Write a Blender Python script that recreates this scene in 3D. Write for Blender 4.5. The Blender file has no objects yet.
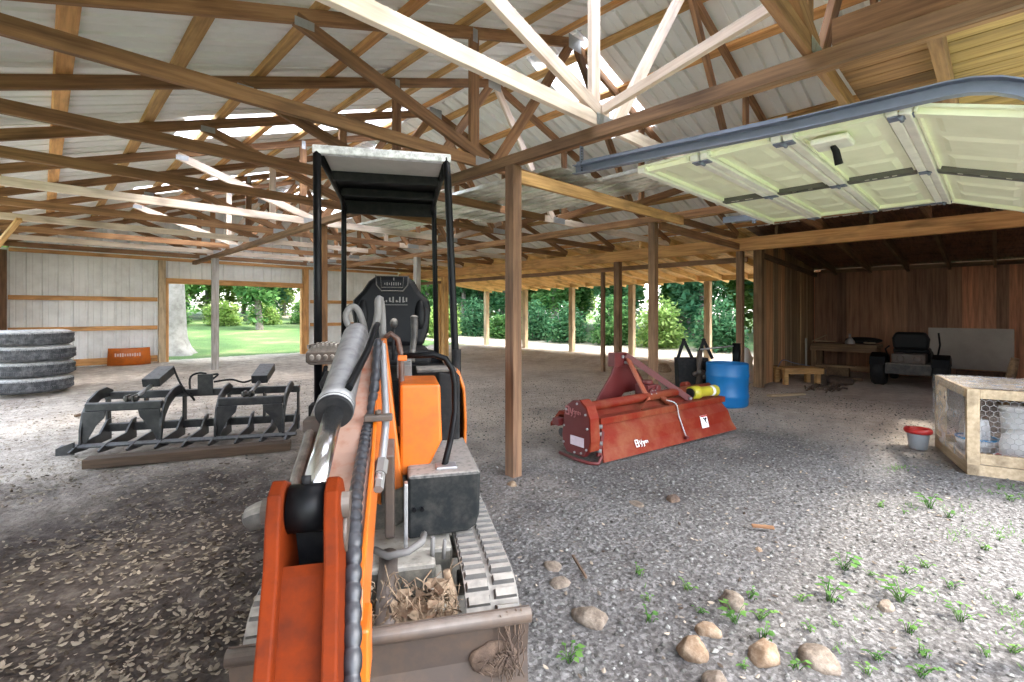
import bpy, bmesh, math, random
from mathutils import Vector, Matrix, noise
random.seed(7)
SC = bpy.context.scene
COL = SC.collection
V = Vector

# ------------------------------------------------------------------ helpers
class MB:
    """collects shapes, then links them as one mesh object"""
    def __init__(s):
        s.v = []; s.f = []; s.m = []; s.sm = []
    def add(s, vs, fs, mi=0, smooth=False, M=None):
        b = len(s.v)
        for p in vs:
            p = V(p)
            s.v.append(M @ p if M else p)
        for f in fs:
            s.f.append([b + i for i in f]); s.m.append(mi); s.sm.append(smooth)
        return s
    def box(s, c, d, M=None, mi=0):
        x, y, z = c; a, b, e = d[0]/2, d[1]/2, d[2]/2
        vs = [(x+i*a, y+j*b, z+k*e) for i in (-1, 1) for j in (-1, 1) for k in (-1, 1)]
        return s.add(vs, [(0,1,3,2),(4,6,7,5),(0,4,5,1),(2,3,7,6),(0,2,6,4),(1,5,7,3)], mi, False, M)
    def bb(s, x0, x1, y0, y1, z0, z1, mi=0, M=None):
        return s.box(((x0+x1)/2, (y0+y1)/2, (z0+z1)/2), (x1-x0, y1-y0, z1-z0), M, mi)
    def bar(s, p0, p1, w, h, up=(0,0,1), mi=0):
        p0, p1 = V(p0), V(p1); L = (p1-p0).length
        return s.box((L/2,0,0), (L,w,h), frame(p0, p1, up), mi)
    def tube(s, pts, r, n=10, mi=0, smooth=True, caps=True):
        pts = [V(p) for p in pts]; rr = r if isinstance(r, (list, tuple)) else [r]*len(pts)
        rings = []; prev = None
        for i, p in enumerate(pts):
            t = (pts[min(i+1, len(pts)-1)] - pts[max(i-1, 0)]).normalized()
            if prev is None:
                u = t.cross(V((0,0,1)))
                if u.length < 1e-3: u = t.cross(V((1,0,0)))
            else:
                u = prev - t*prev.dot(t)
            u.normalize(); prev = u; w = t.cross(u)
            rings.append([p + (u*math.cos(2*math.pi*k/n) + w*math.sin(2*math.pi*k/n))*rr[i] for k in range(n)])
        vs = [q for R in rings for q in R]
        fs = [(i*n+k, i*n+(k+1) % n, (i+1)*n+(k+1) % n, (i+1)*n+k) for i in range(len(pts)-1) for k in range(n)]
        s.add(vs, fs, mi, smooth)
        if caps:
            b = len(s.v) - len(vs)
            s.f.append([b+k for k in reversed(range(n))]); s.m.append(mi); s.sm.append(False)
            s.f.append([b+(len(pts)-1)*n+k for k in range(n)]); s.m.append(mi); s.sm.append(False)
        return s
    def cyl(s, p0, p1, r0, r1=None, n=16, mi=0, smooth=True):
        return s.tube([p0, p1], [r0, r0 if r1 is None else r1], n, mi, smooth)
    def lathe(s, prof, M=None, n=32, mi=0, smooth=True):
        vs = [(r*math.cos(2*math.pi*k/n), r*math.sin(2*math.pi*k/n), z) for r, z in prof for k in range(n)]
        fs = [(i*n+k, i*n+(k+1) % n, (i+1)*n+(k+1) % n, (i+1)*n+k) for i in range(len(prof)-1) for k in range(n)]
        return s.add(vs, fs, mi, smooth, M)
    def prism(s, poly, h0, h1, M=None, mi=0, smooth=False):
        """poly: (a,b) list; extruded along third axis from h0 to h1; M maps (a,b,h) to space"""
        n = len(poly)
        vs = [(a, b, h0) for a, b in poly] + [(a, b, h1) for a, b in poly]
        fs = [tuple(reversed(range(n))), tuple(range(n, 2*n))]
        s.add(vs, fs, mi, False, M)
        b = len(s.v) - 2*n
        for i in range(n):
            s.f.append([b+i, b+(i+1) % n, b+n+(i+1) % n, b+n+i]); s.m.append(mi); s.sm.append(smooth)
        return s
    def ball(s, c, r, n=12, m=8, mi=0, M=None):
        rx, ry, rz = r if isinstance(r, (tuple, list)) else (r, r, r)
        vs = [(c[0], c[1], c[2]-rz)]
        for i in range(1, m):
            a = math.pi*i/m
            for k in range(n):
                t = 2*math.pi*k/n
                vs.append((c[0]+rx*math.sin(a)*math.cos(t), c[1]+ry*math.sin(a)*math.sin(t), c[2]-rz*math.cos(a)))
        vs.append((c[0], c[1], c[2]+rz)); e = len(vs)-1
        fs = [(0, 1+(k+1) % n, 1+k) for k in range(n)]
        for i in range(m-2):
            for k in range(n):
                a, b = 1+i*n+k, 1+i*n+(k+1) % n
                fs.append((a, b, b+n, a+n))
        fs += [(e, 1+(m-2)*n+k, 1+(m-2)*n+(k+1) % n) for k in range(n)]
        return s.add(vs, fs, mi, True, M)
    def obj(s, name, mats, parent=None, M=None, bevel=0, fix=True):
        me = bpy.data.meshes.new(name)
        me.from_pydata([tuple(p) for p in s.v], [], s.f)
        me.polygons.foreach_set('material_index', s.m)
        me.polygons.foreach_set('use_smooth', s.sm)
        if not isinstance(mats, (list, tuple)): mats = [mats]
        for m in mats: me.materials.append(m)
        if fix and len(s.f) < 60000:
            bm = bmesh.new(); bm.from_mesh(me); bmesh.ops.recalc_face_normals(bm, faces=bm.faces); bm.to_mesh(me); bm.free()
        o = bpy.data.objects.new(name, me); COL.objects.link(o)
        if parent: o.parent = parent
        if M is not None: o.matrix_basis = M
        if bevel:
            b = o.modifiers.new('edge', 'BEVEL'); b.width = bevel; b.segments = 2; b.limit_method = 'ANGLE'; b.angle_limit = math.radians(40)
        return o

def frame(p0, p1, up=(0,0,1)):
    x = (V(p1)-V(p0)).normalized(); up = V(up)
    y = up.cross(x)
    if y.length < 1e-4: y = V((0,1,0)).cross(x)
    y.normalize(); z = x.cross(y)
    M = Matrix((x, y, z)).transposed().to_4x4(); M.translation = V(p0)
    return M
YZX = Matrix(((0,0,1,0),(1,0,0,0),(0,1,0,0),(0,0,0,1)))   # prism (a,b,h) -> y=a z=b x=h
XZY = Matrix(((1,0,0,0),(0,0,1,0),(0,1,0,0),(0,0,0,1)))   # prism (a,b,h) -> x=a z=b y=h

def beam(name, p0, p1, w, h, mat, parent=None, up=(0,0,1), bevel=0.003):
    """straight timber or bar with its own frame, length along its local x"""
    p0, p1 = V(p0), V(p1); L = (p1-p0).length
    W = frame(p0, p1, up)
    if parent: W = parent.matrix_basis.inverted() @ W
    m = MB().box((L/2, 0, 0), (L, w, h))
    return m.obj(name, mat, parent, W, bevel)

def tag(o, label, cat, group=None, kind=None):
    o['label'] = label; o['category'] = cat
    if group: o['group'] = group
    if kind: o['kind'] = kind
    return o
def thing(name, label, cat, loc=(0,0,0), rz=0, group=None):
    o = bpy.data.objects.new(name, None); COL.objects.link(o)
    o.empty_display_size = .1
    o.matrix_basis = Matrix.Translation(loc) @ Matrix.Rotation(rz, 4, 'Z')
    return tag(o, label, cat, group)
def dup(o, loc=None, rz=None, sc=None, label=None):
    c = o.copy(); COL.objects.link(c)
    for ch in o.children:
        d = ch.copy(); COL.objects.link(d); d.parent = c
        for g in ch.children:
            e = g.copy(); COL.objects.link(e); e.parent = d
    if loc is not None:
        c.matrix_basis = Matrix.Translation(loc) @ Matrix.Rotation(rz or 0, 4, 'Z') @ Matrix.Diagonal((*(sc or (1,1,1)), 1))
    if label: c['label'] = label
    return c
def struct(o):
    o['kind'] = 'structure'; return o

# ------------------------------------------------------------------ materials
def nt(name):
    m = bpy.data.materials.new(name); m.use_nodes = True
    t = m.node_tree; t.nodes.clear()
    out = t.nodes.new('ShaderNodeOutputMaterial'); b = t.nodes.new('ShaderNodeBsdfPrincipled')
    t.links.new(b.outputs[0], out.inputs[0])
    return m, t, b, out
def N(t, ty, **k):
    n = t.nodes.new(ty)
    for a, v in k.items():
        if a in n.inputs: n.inputs[a].default_value = v
        else: setattr(n, a, v)
    return n
def ramp(t, fac, stops):
    r = t.nodes.new('ShaderNodeValToRGB')
    while len(r.color_ramp.elements) < len(stops): r.color_ramp.elements.new(.5)
    for e, (p, c) in zip(r.color_ramp.elements, stops):
        e.position = p; e.color = (*c, 1) if len(c) == 3 else c
    t.links.new(fac, r.inputs[0]); return r.outputs[0]
def mix(t, fac, a, b, mode='MIX'):
    m = t.nodes.new('ShaderNodeMix'); m.data_type = 'RGBA'; m.blend_type = mode
    for s, v in ((m.inputs[0], fac), (m.inputs[6], a), (m.inputs[7], b)):
        if hasattr(v, 'is_linked'): t.links.new(v, s)
        elif isinstance(v, (int, float)): s.default_value = v
        else: s.default_value = (*v, 1)
    return m.outputs[2]
def coords(t, scale=(1,1,1), rnd=False):
    tc = t.nodes.new('ShaderNodeTexCoord'); mp = t.nodes.new('ShaderNodeMapping')
    t.links.new(tc.outputs['Object'], mp.inputs[0]); mp.inputs['Scale'].default_value = scale
    if rnd:
        oi = t.nodes.new('ShaderNodeObjectInfo'); mu = t.nodes.new('ShaderNodeMath'); mu.operation = 'MULTIPLY'; mu.inputs[1].default_value = 57.0
        t.links.new(oi.outputs['Random'], mu.inputs[0]); t.links.new(mu.outputs[0], mp.inputs['Location'])
    return mp.outputs[0]
def bump(t, b, h, s=.3, d=.01):
    n = t.nodes.new('ShaderNodeBump'); n.inputs['Strength'].default_value = s; n.inputs['Distance'].default_value = d
    t.links.new(h, n.inputs['Height']); t.links.new(n.outputs[0], b.inputs['Normal'])

def wood(name, dark, light, rough=.75, var=.35, stretch=(1.2, 22, 22)):
    m, t, b, _ = nt(name)
    c = coords(t, stretch, True)
    n1 = N(t, 'ShaderNodeTexNoise', Scale=1.6, Detail=6.0, Roughness=.65); t.links.new(c, n1.inputs['Vector'])
    c2 = coords(t, (2.2, 7, 7), True)
    n2 = N(t, 'ShaderNodeTexNoise', Scale=1.1, Detail=3.0); t.links.new(c2, n2.inputs['Vector'])
    col = ramp(t, n1.outputs[0], [(.3, dark), (.62, light)])
    k = ramp(t, n2.outputs[0], [(.28, (.42, .40, .38)), (.5, (1, 1, 1))])
    col = mix(t, .75, col, k, 'MULTIPLY')
    oi = t.nodes.new('ShaderNodeObjectInfo')
    v = ramp(t, oi.outputs['Random'], [(0, (1-var, 1-var*1.1, 1-var*1.2)), (1, (1+var*.5, 1+var*.5, 1+var*.5))])
    col = mix(t, 1.0, col, v, 'MULTIPLY')
    t.links.new(col, b.inputs['Base Color']); b.inputs['Roughness'].default_value = rough
    bump(t, b, n1.outputs[0], .25, .004)
    return m

def paint(name, col, rough=.5, metal=0., dirt=None, amt=.4, scale=6., spec=.5, dust=0., dustcol=(.45,.38,.30), bumps=0.):
    m, t, b, _ = nt(name)
    c = coords(t)
    n = N(t, 'ShaderNodeTexNoise', Scale=scale, Detail=8.0, Roughness=.7); t.links.new(c, n.inputs['Vector'])
    base = col
    if dirt:
        f = ramp(t, n.outputs[0], [(.42, (0,0,0)), (.72, (amt,)*3)])
        base = mix(t, f, col, dirt)
    else:
        f = ramp(t, n.outputs[0], [(.3, tuple(x*.86 for x in col)), (.7, tuple(min(1, x*1.08) for x in col))]); base = f
    if dust:
        g = t.nodes.new('ShaderNodeNewGeometry'); sx = t.nodes.new('ShaderNodeSeparateXYZ'); t.links.new(g.outputs['True Normal'], sx.inputs[0])
        n3 = N(t, 'ShaderNodeTexNoise', Scale=scale*2.5, Detail=6.0); t.links.new(c, n3.inputs['Vector'])
        mm = t.nodes.new('ShaderNodeMath'); mm.operation = 'MULTIPLY'; t.links.new(sx.outputs[2], mm.inputs[0]); t.links.new(n3.outputs[0], mm.inputs[1])
        df = ramp(t, mm.outputs[0], [(.08, (0,0,0)), (.5, (dust,)*3)])
        base = mix(t, df, base, dustcol)
    if hasattr(base, 'is_linked'): t.links.new(base, b.inputs['Base Color'])
    else: b.inputs['Base Color'].default_value = (*base, 1)
    b.inputs['Roughness'].default_value = rough; b.inputs['Metallic'].default_value = metal
    b.inputs['Specular IOR Level'].default_value = spec
    if bumps: bump(t, b, n.outputs[0], bumps, .01)
    return m

W_TRUSS = wood("wood_truss", (.15, .066, .027), (.36, .19, .088), var=.3)
W_SUNLIT = wood('wood_sunlit', (.60, .46, .36), (.82, .70, .60), var=.15)  # sunlight on the roof timbers put into a whitened copy of the wood
W_YEL = wood('wood_yellow', (.36, .19, .06), (.66, .40, .16), var=.2)
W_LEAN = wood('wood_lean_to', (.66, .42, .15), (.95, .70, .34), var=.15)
W_POST = wood('wood_post', (.105, .052, .028), (.25, .14, .075), var=.25)
W_GREY = wood('wood_grey', (.26, .23, .21), (.48, .45, .42), var=.15)
W_ORANGE = wood('wood_orange', (.50, .23, .075), (.78, .43, .17), var=.15)
W_BLOND = wood('wood_blond', (.36, .26, .15), (.56, .43, .28), var=.15)
W_DARK = wood('wood_dark', (.060, .038, .024), (.15, .095, .06), var=.3)
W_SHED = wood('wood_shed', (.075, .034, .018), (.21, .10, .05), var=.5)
W_SHED2 = wood('wood_shed_side', (.13, .075, .035), (.27, .165, .085), var=.35)
GALV = paint('galvanised', (.22, .25, .33), .5, .5, dirt=(.16, .18, .22), amt=.5, scale=14)
PLATE = paint('gusset_steel', (.40, .41, .42), .4, .5, scale=40)
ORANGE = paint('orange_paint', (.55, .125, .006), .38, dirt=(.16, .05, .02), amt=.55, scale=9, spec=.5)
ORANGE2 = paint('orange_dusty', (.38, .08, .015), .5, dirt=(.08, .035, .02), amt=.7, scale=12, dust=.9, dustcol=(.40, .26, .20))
ORANGE_D = paint('orange_shade', (.135, .019, .003), .6, dirt=(.03, .010, .007), amt=.8, scale=7, spec=.06)  # the arm's shade put into a darker copy of the orange
BLACKP = paint('black_paint', (.003, .0032, .004), .45, dirt=(.012, .012, .012), amt=.25, scale=14, spec=.15)
BLACKM = paint('black_matt', (.009, .009, .010), .65, dirt=(.05, .045, .04), amt=.4, scale=18, spec=.2)
BLKDUST = paint('black_dusty', (.024, .022, .021), .6, dirt=(.13, .11, .09), amt=.6, scale=16, dust=.55, dustcol=(.42, .38, .33))
TANK = paint('tank_plastic', (.010, .012, .013), .5, dirt=(.07, .065, .058), amt=.45, scale=18, dust=.8, dustcol=(.36, .34, .31), spec=.2)
RUBBER = paint('rubber', (.035, .037, .042), .75, dirt=(.20, .20, .21), amt=.75, scale=14, dust=1.0, dustcol=(.55, .54, .52), bumps=.6)
TRACKR = paint('track_rubber', (.085, .082, .078), .8, dirt=(.15, .138, .122), amt=.8, scale=10, dust=.9, dustcol=(.34, .315, .275), bumps=.4)
STEELW = paint('worn_steel', (.060, .044, .036), .55, .1, dirt=(.11, .07, .045), amt=.7, scale=12, dust=.2, dustcol=(.36, .32, .28))
STEELB = paint('bright_steel', (.40, .40, .41), .4, .6, dirt=(.25, .22, .19), amt=.4, scale=20)
CHASSIS = paint('chassis_paint', (.075, .072, .06), .55, .1, dirt=(.30, .26, .20), amt=.7, scale=14, dust=.8, dustcol=(.44, .41, .35))
CHROME = paint('chrome', (.70, .71, .73), .22, 1.0, scale=3)
HOSEG = paint('hose_sleeve', (.15, .143, .135), .7, dirt=(.12, .11, .10), amt=.6, scale=30, bumps=.2)
BARREL_CYL = paint('cylinder_barrel', (.12, .12, .125), .5, dirt=(.03, .03, .03), amt=.7, scale=12, dust=.5, dustcol=(.56, .55, .54))
HOSEB = paint('hose_black', (.005, .006, .009), .4, dirt=(.06, .06, .065), amt=.3, scale=22, dust=.12, dustcol=(.30,.30,.32))
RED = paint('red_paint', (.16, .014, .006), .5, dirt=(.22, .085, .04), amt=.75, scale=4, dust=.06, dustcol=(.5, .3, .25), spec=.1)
RED_D = paint('dark_red_paint', (.10, .008, .008), .5, dirt=(.14, .03, .025), amt=.3, scale=10, dust=.08, dustcol=(.55, .36, .34))  # darker red of the chain case, headstock and stays
BLUE = paint('blue_plastic', (.002, .13, .36), .42, dirt=(.008, .17, .42), amt=.5, scale=4)
YELLOW = paint('yellow_plastic', (.44, .38, .03), .4, scale=6)
WHITE = paint('white_plastic', (.75, .76, .77), .4, dirt=(.55, .52, .47), amt=.4, scale=10)
REDPL = paint('red_plastic', (.45, .02, .017), .35, scale=5)
BLUEPL = paint('blue_rim_plastic', (.03, .22, .45), .4, scale=5)
STICKER = paint('sticker_white', (.82, .81, .80), .5, scale=30)
STKGREY = paint('sticker_lilac', (.60, .50, .56), .5, scale=30)
GRAPPLE = paint('grapple_paint', (.013, .013, .015), .42, dirt=(.09, .085, .08), amt=.45, scale=12, dust=.45, dustcol=(.33, .33, .35))
DOORM = paint('door_cream', (.92, .95, .70), .5, dirt=(.58, .60, .36), amt=.3, scale=3)
DOORR = paint('door_rail', (.86, .85, .74), .5, scale=8)
DSTEEL = paint('dark_stile', (.14, .14, .12), .5, .4, scale=12)
TIN = paint('tin_sheet', (.88, .88, .86), .5, dirt=(.74, .72, .66), amt=.4, scale=2.2)
TINW = paint('tin_wall', (.86, .87, .87), .5, dirt=(.45, .44, .42), amt=.4, scale=3)
TINOLD = paint('tin_old', (.80, .84, .78), .32, .55, dirt=(.22, .20, .16), amt=.7, scale=5)
ROCKM = paint('rock', (.13, .098, .072), .9, dirt=(.30, .245, .19), amt=1., scale=26, bumps=1.)
CLODM = paint('dirt_clod', (.07, .045, .032), .95, dirt=(.18, .12, .08), amt=.9, scale=14, bumps=1.0)
STRAW = paint('dry_root', (.17, .11, .065), .9, dirt=(.40, .31, .21), amt=.9, scale=20)
GREYPANEL = paint('fibre_board', (.42, .37, .31), .8, dirt=(.30, .26, .21), amt=.5, scale=4)

def skylight_mat():
    m, t, b, out = nt('skylight_sheet')
    tr = N(t, 'ShaderNodeBsdfTranslucent'); tr.inputs[0].default_value = (.92, .93, .96, 1)
    tp = N(t, 'ShaderNodeBsdfTransparent'); tp.inputs[0].default_value = (.95, .96, 1, 1)
    mx = N(t, 'ShaderNodeMixShader'); mx.inputs[0].default_value = .45
    t.links.new(tr.outputs[0], mx.inputs[1]); t.links.new(tp.outputs[0], mx.inputs[2]); t.links.new(mx.outputs[0], out.inputs[0])
    return m
SKY = skylight_mat()
def film_mat():
    m, t, b, out = nt('plastic_film')
    gl = N(t, 'ShaderNodeBsdfGlossy'); gl.inputs[0].default_value = (.9, .9, .9, 1); gl.inputs[1].default_value = .25
    df = N(t, 'ShaderNodeBsdfDiffuse'); df.inputs[0].default_value = (.75, .77, .80, 1)
    tp = N(t, 'ShaderNodeBsdfTransparent')
    a = N(t, 'ShaderNodeMixShader'); a.inputs[0].default_value = .35
    t.links.new(df.outputs[0], a.inputs[1]); t.links.new(gl.outputs[0], a.inputs[2])
    c = coords(t); n = N(t, 'ShaderNodeTexNoise', Scale=7., Detail=4., Distortion=1.5); t.links.new(c, n.inputs['Vector'])
    f = ramp(t, n.outputs[0], [(.35, (.16,)*3), (.7, (.62,)*3)])
    x = N(t, 'ShaderNodeMixShader'); t.links.new(f, x.inputs[0])
    t.links.new(tp.outputs[0], x.inputs[1]); t.links.new(a.outputs[0], x.inputs[2]); t.links.new(x.outputs[0], out.inputs[0])
    return m
FILM = film_mat()

def ground_mat():
    m, t, b, _ = nt('barn_floor_dirt')
    c = coords(t)
    sx = t.nodes.new('ShaderNodeSeparateXYZ'); t.links.new(c, sx.inputs[0])
    nb = N(t, 'ShaderNodeTexNoise', Scale=.9, Detail=5., Roughness=.6); t.links.new(c, nb.inputs['Vector'])
    nm = N(t, 'ShaderNodeTexNoise', Scale=7., Detail=8., Roughness=.7); t.links.new(c, nm.inputs['Vector'])
    nf = N(t, 'ShaderNodeTexNoise', Scale=60., Detail=6., Roughness=.75); t.links.new(c, nf.inputs['Vector'])
    vo = N(t, 'ShaderNodeTexVoronoi', Scale=70.); t.links.new(c, vo.inputs['Vector'])
    vo2 = N(t, 'ShaderNodeTexVoronoi', Scale=32.); t.links.new(c, vo2.inputs['Vector'])
    dirt = ramp(t, nm.outputs[0], [(.25, (.34, .285, .24)), (.5, (.56, .49, .42)), (.72, (.78, .71, .63))])
    gravel = ramp(t, nf.outputs[0], [(.25, (.058, .053, .049)), (.5, (.142, .135, .129)), (.75, (.30, .29, .28))])
    cellv = t.nodes.new('ShaderNodeSeparateColor'); t.links.new(vo.outputs['Color'], cellv.inputs[0])
    stones = ramp(t, cellv.outputs[0], [(.2, (.052, .047, .043)), (.6, (.155, .148, .142)), (1, (.37, .36, .35))])
    gravel = mix(t, .4, gravel, stones)
    # gravel bed towards +X, dirt with litter towards -X
    ma = t.nodes.new('ShaderNodeMath'); ma.operation = 'MULTIPLY_ADD'; t.links.new(sx.outputs[1], ma.inputs[0]); ma.inputs[1].default_value = -.62; t.links.new(sx.outputs[0], ma.inputs[2])
    mb = t.nodes.new('ShaderNodeMath'); mb.operation = 'MULTIPLY_ADD'; t.links.new(nb.outputs[0], mb.inputs[0]); mb.inputs[1].default_value = 1.6; t.links.new(ma.outputs[0], mb.inputs[2])
    fac = ramp(t, mb.outputs[0], [(.35, (0,0,0)), (.95, (1,1,1))])
    dark = ramp(t, nm.outputs[0], [(.25, (.042, .034, .03)), (.5, (.115, .092, .08)), (.74, (.30, .255, .215))])
    # dark leaf mould only near the front of the litter side
    y1 = t.nodes.new('ShaderNodeMath'); y1.operation = 'MULTIPLY_ADD'; t.links.new(nb.outputs[0], y1.inputs[0]); y1.inputs[1].default_value = 3.0; t.links.new(sx.outputs[1], y1.inputs[2])
    yf = N(t, 'ShaderNodeMapRange'); t.links.new(y1.outputs[0], yf.inputs[0]); yf.inputs[1].default_value = 5.2; yf.inputs[2].default_value = 7.4
    left = mix(t, yf.outputs[0], dark, dirt)
    # back of the barn: bare tan dirt
    yb = N(t, 'ShaderNodeMapRange'); t.links.new(y1.outputs[0], yb.inputs[0]); yb.inputs[1].default_value = 3.6; yb.inputs[2].default_value = 5.6
    xb = t.nodes.new('ShaderNodeMath'); xb.operation = 'MULTIPLY_ADD'; t.links.new(nb.outputs[0], xb.inputs[0]); xb.inputs[1].default_value = 3.0; t.links.new(sx.outputs[0], xb.inputs[2])
    xf = N(t, 'ShaderNodeMapRange'); t.links.new(xb.outputs[0], xf.inputs[0]); xf.inputs[1].default_value = 6.2; xf.inputs[2].default_value = 8.6
    mxx = t.nodes.new('ShaderNodeMath'); mxx.operation = 'MAXIMUM'; t.links.new(xf.outputs[0], mxx.inputs[0]); t.links.new(yb.outputs[0], mxx.inputs[1])
    brown = ramp(t, nf.outputs[0], [(.28, (.24, .19, .15)), (.5, (.48, .40, .33)), (.74, (.72, .64, .55))])
    right = mix(t, mxx.outputs[0], gravel, mix(t, .5, dirt, brown))
    col = mix(t, fac, left, right)
    blotch = ramp(t, nb.outputs[0], [(.3, (.62, .60, .60)), (.62, (1.05, 1.05, 1.05))])  # broad random blotches over the whole floor
    col = mix(t, .8, col, blotch, 'MULTIPLY')
    t.links.new(col, b.inputs['Base Color']); b.inputs['Roughness'].default_value = .95; b.inputs['Specular IOR Level'].default_value = .2
    ad = t.nodes.new('ShaderNodeMath'); ad.operation = 'ADD'; t.links.new(nf.outputs[0], ad.inputs[0]); t.links.new(vo2.outputs['Distance'], ad.inputs[1])
    bump(t, b, ad.outputs[0], .7, .02)
    return m
def lawn_mat():
    m, t, b, _ = nt('lawn')
    c = coords(t)
    n = N(t, 'ShaderNodeTexNoise', Scale=.8, Detail=6.); t.links.new(c, n.inputs['Vector'])
    n2 = N(t, 'ShaderNodeTexNoise', Scale=26., Detail=5.); t.links.new(c, n2.inputs['Vector'])
    sx = t.nodes.new('ShaderNodeSeparateXYZ'); t.links.new(c, sx.inputs[0])
    a = ramp(t, n.outputs[0], [(.3, (.05, .115, .03)), (.55, (.10, .18, .05)), (.75, (.25, .26, .13))])
    d = ramp(t, n2.outputs[0], [(.3, (.55, .55, .5)), (.7, (1.2, 1.2, 1.1))])
    ms = t.nodes.new('ShaderNodeMath'); ms.operation = 'MULTIPLY_ADD'; t.links.new(n.outputs[0], ms.inputs[0]); ms.inputs[1].default_value = 2.0; t.links.new(sx.outputs[0], ms.inputs[2])
    m1 = N(t, 'ShaderNodeMapRange'); t.links.new(ms.outputs[0], m1.inputs[0]); m1.inputs[1].default_value = 12.3; m1.inputs[2].default_value = 13.2
    m2 = N(t, 'ShaderNodeMapRange'); t.links.new(ms.outputs[0], m2.inputs[0]); m2.inputs[1].default_value = 17.5; m2.inputs[2].default_value = 16.0
    mm = t.nodes.new('ShaderNodeMath'); mm.operation = 'MULTIPLY'; t.links.new(m1.outputs[0], mm.inputs[0]); t.links.new(m2.outputs[0], mm.inputs[1])
    a = mix(t, mm.outputs[0], a, (.52, .45, .36))
    t.links.new(mix(t, 1., a, d, 'MULTIPLY'), b.inputs['Base Color']); b.inputs['Roughness'].default_value = .9
    bump(t, b, n2.outputs[0], .8, .03)
    return m
def leaf_mat(name, a, bcol, tl=.45):
    m, t, b, out = nt(name)
    t.nodes.remove(b)
    g = t.nodes.new('ShaderNodeNewGeometry'); oi = t.nodes.new('ShaderNodeObjectInfo')
    col = ramp(t, g.outputs['Random Per Island'], [(0, a), (1, bcol)])
    v = ramp(t, oi.outputs['Random'], [(0, (.75, .8, .8)), (1, (1.2, 1.15, 1.0))])
    col = mix(t, 1., col, v, 'MULTIPLY')
    d = N(t, 'ShaderNodeBsdfDiffuse'); tr = N(t, 'ShaderNodeBsdfTranslucent'); mx = N(t, 'ShaderNodeMixShader'); mx.inputs[0].default_value = tl
    t.links.new(col, d.inputs[0]); t.links.new(col, tr.inputs[0]); t.links.new(d.outputs[0], mx.inputs[1]); t.links.new(tr.outputs[0], mx.inputs[2]); t.links.new(mx.outputs[0], out.inputs[0])
    return m
LEAF1 = leaf_mat('leaf_green', (.065, .19, .06), (.23, .40, .14))
LEAF2 = leaf_mat('leaf_deep', (.035, .13, .065), (.15, .31, .16))
LEAF3 = leaf_mat('leaf_bright', (.17, .31, .08), (.38, .50, .19))
WEED = leaf_mat('weed_leaf', (.06, .15, .035), (.15, .28, .08), .35)
DRYLEAF = leaf_mat('dry_leaf', (.06, .042, .034), (.50, .42, .35), .1)
STONEM = leaf_mat('gravel_stone', (.07, .064, .058), (.33, .315, .30), .0)
BARK = paint('bark', (.16, .13, .11), .9, dirt=(.36, .33, .30), amt=.8, scale=6, bumps=1.)
BARKG = paint('bark_grey', (.30, .29, .28), .9, dirt=(.12, .11, .10), amt=.8, scale=5, bumps=1.)

# ------------------------------------------------------------------ camera, light
cam = bpy.data.cameras.new('camera'); co = bpy.data.objects.new('camera', cam); COL.objects.link(co)
co.location = (0, 0, 1.25); co.rotation_euler = (math.pi/2, 0, math.radians(-44.5))
cam.sensor_width = 36; cam.lens = 479/1024*36; cam.shift_y = -29/1024; cam.clip_start = .02; cam.clip_end = 300
SC.camera = co
wd = bpy.data.worlds.new('world'); SC.world = wd; wd.use_nodes = True
t = wd.node_tree; bg = t.nodes['Background']
sk = t.nodes.new('ShaderNodeTexSky'); sk.sky_type = 'NISHITA'; sk.sun_disc = False; sk.sun_elevation = math.radians(52); sk.sun_rotation = math.radians(142); sk.air_density = 1.; sk.dust_density = 2.; sk.ozone_density = 1.
hs = t.nodes.new('ShaderNodeHueSaturation'); hs.inputs['Saturation'].default_value = .5
t.links.new(sk.outputs[0], hs.inputs['Color']); t.links.new(hs.outputs[0], bg.inputs[0]); bg.inputs[1].default_value = SKYSTR = .74
sl = bpy.data.lights.new('sun', 'SUN'); so = bpy.data.objects.new('sun', sl); COL.objects.link(so)
sl.energy = 2.4; sl.angle = math.radians(5); sl.color = (1, .95, .86)
az = math.radians(38); el = math.radians(57)     # sun stands over the front yard, towards +X
sd = V((math.sin(az)*math.cos(el), -math.cos(az)*math.cos(el), math.sin(el)))
so.rotation_euler = (-sd).to_track_quat('-Z', 'Y').to_euler(); so.location = (6, -6, 9)
SC.view_settings.view_transform = 'Standard'; SC.view_settings.look = 'None'; SC.view_settings.gamma = 1; SC.view_settings.use_curve_mapping = False
SC.view_settings.exposure = 1.4
SC.cycles.max_bounces = 10; SC.cycles.diffuse_bounces = 6; SC.cycles.transparent_max_bounces = 16; SC.cycles.transmission_bounces = 6
SC.cycles.sample_clamp_indirect = 8; SC.cycles.use_denoising = True
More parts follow.
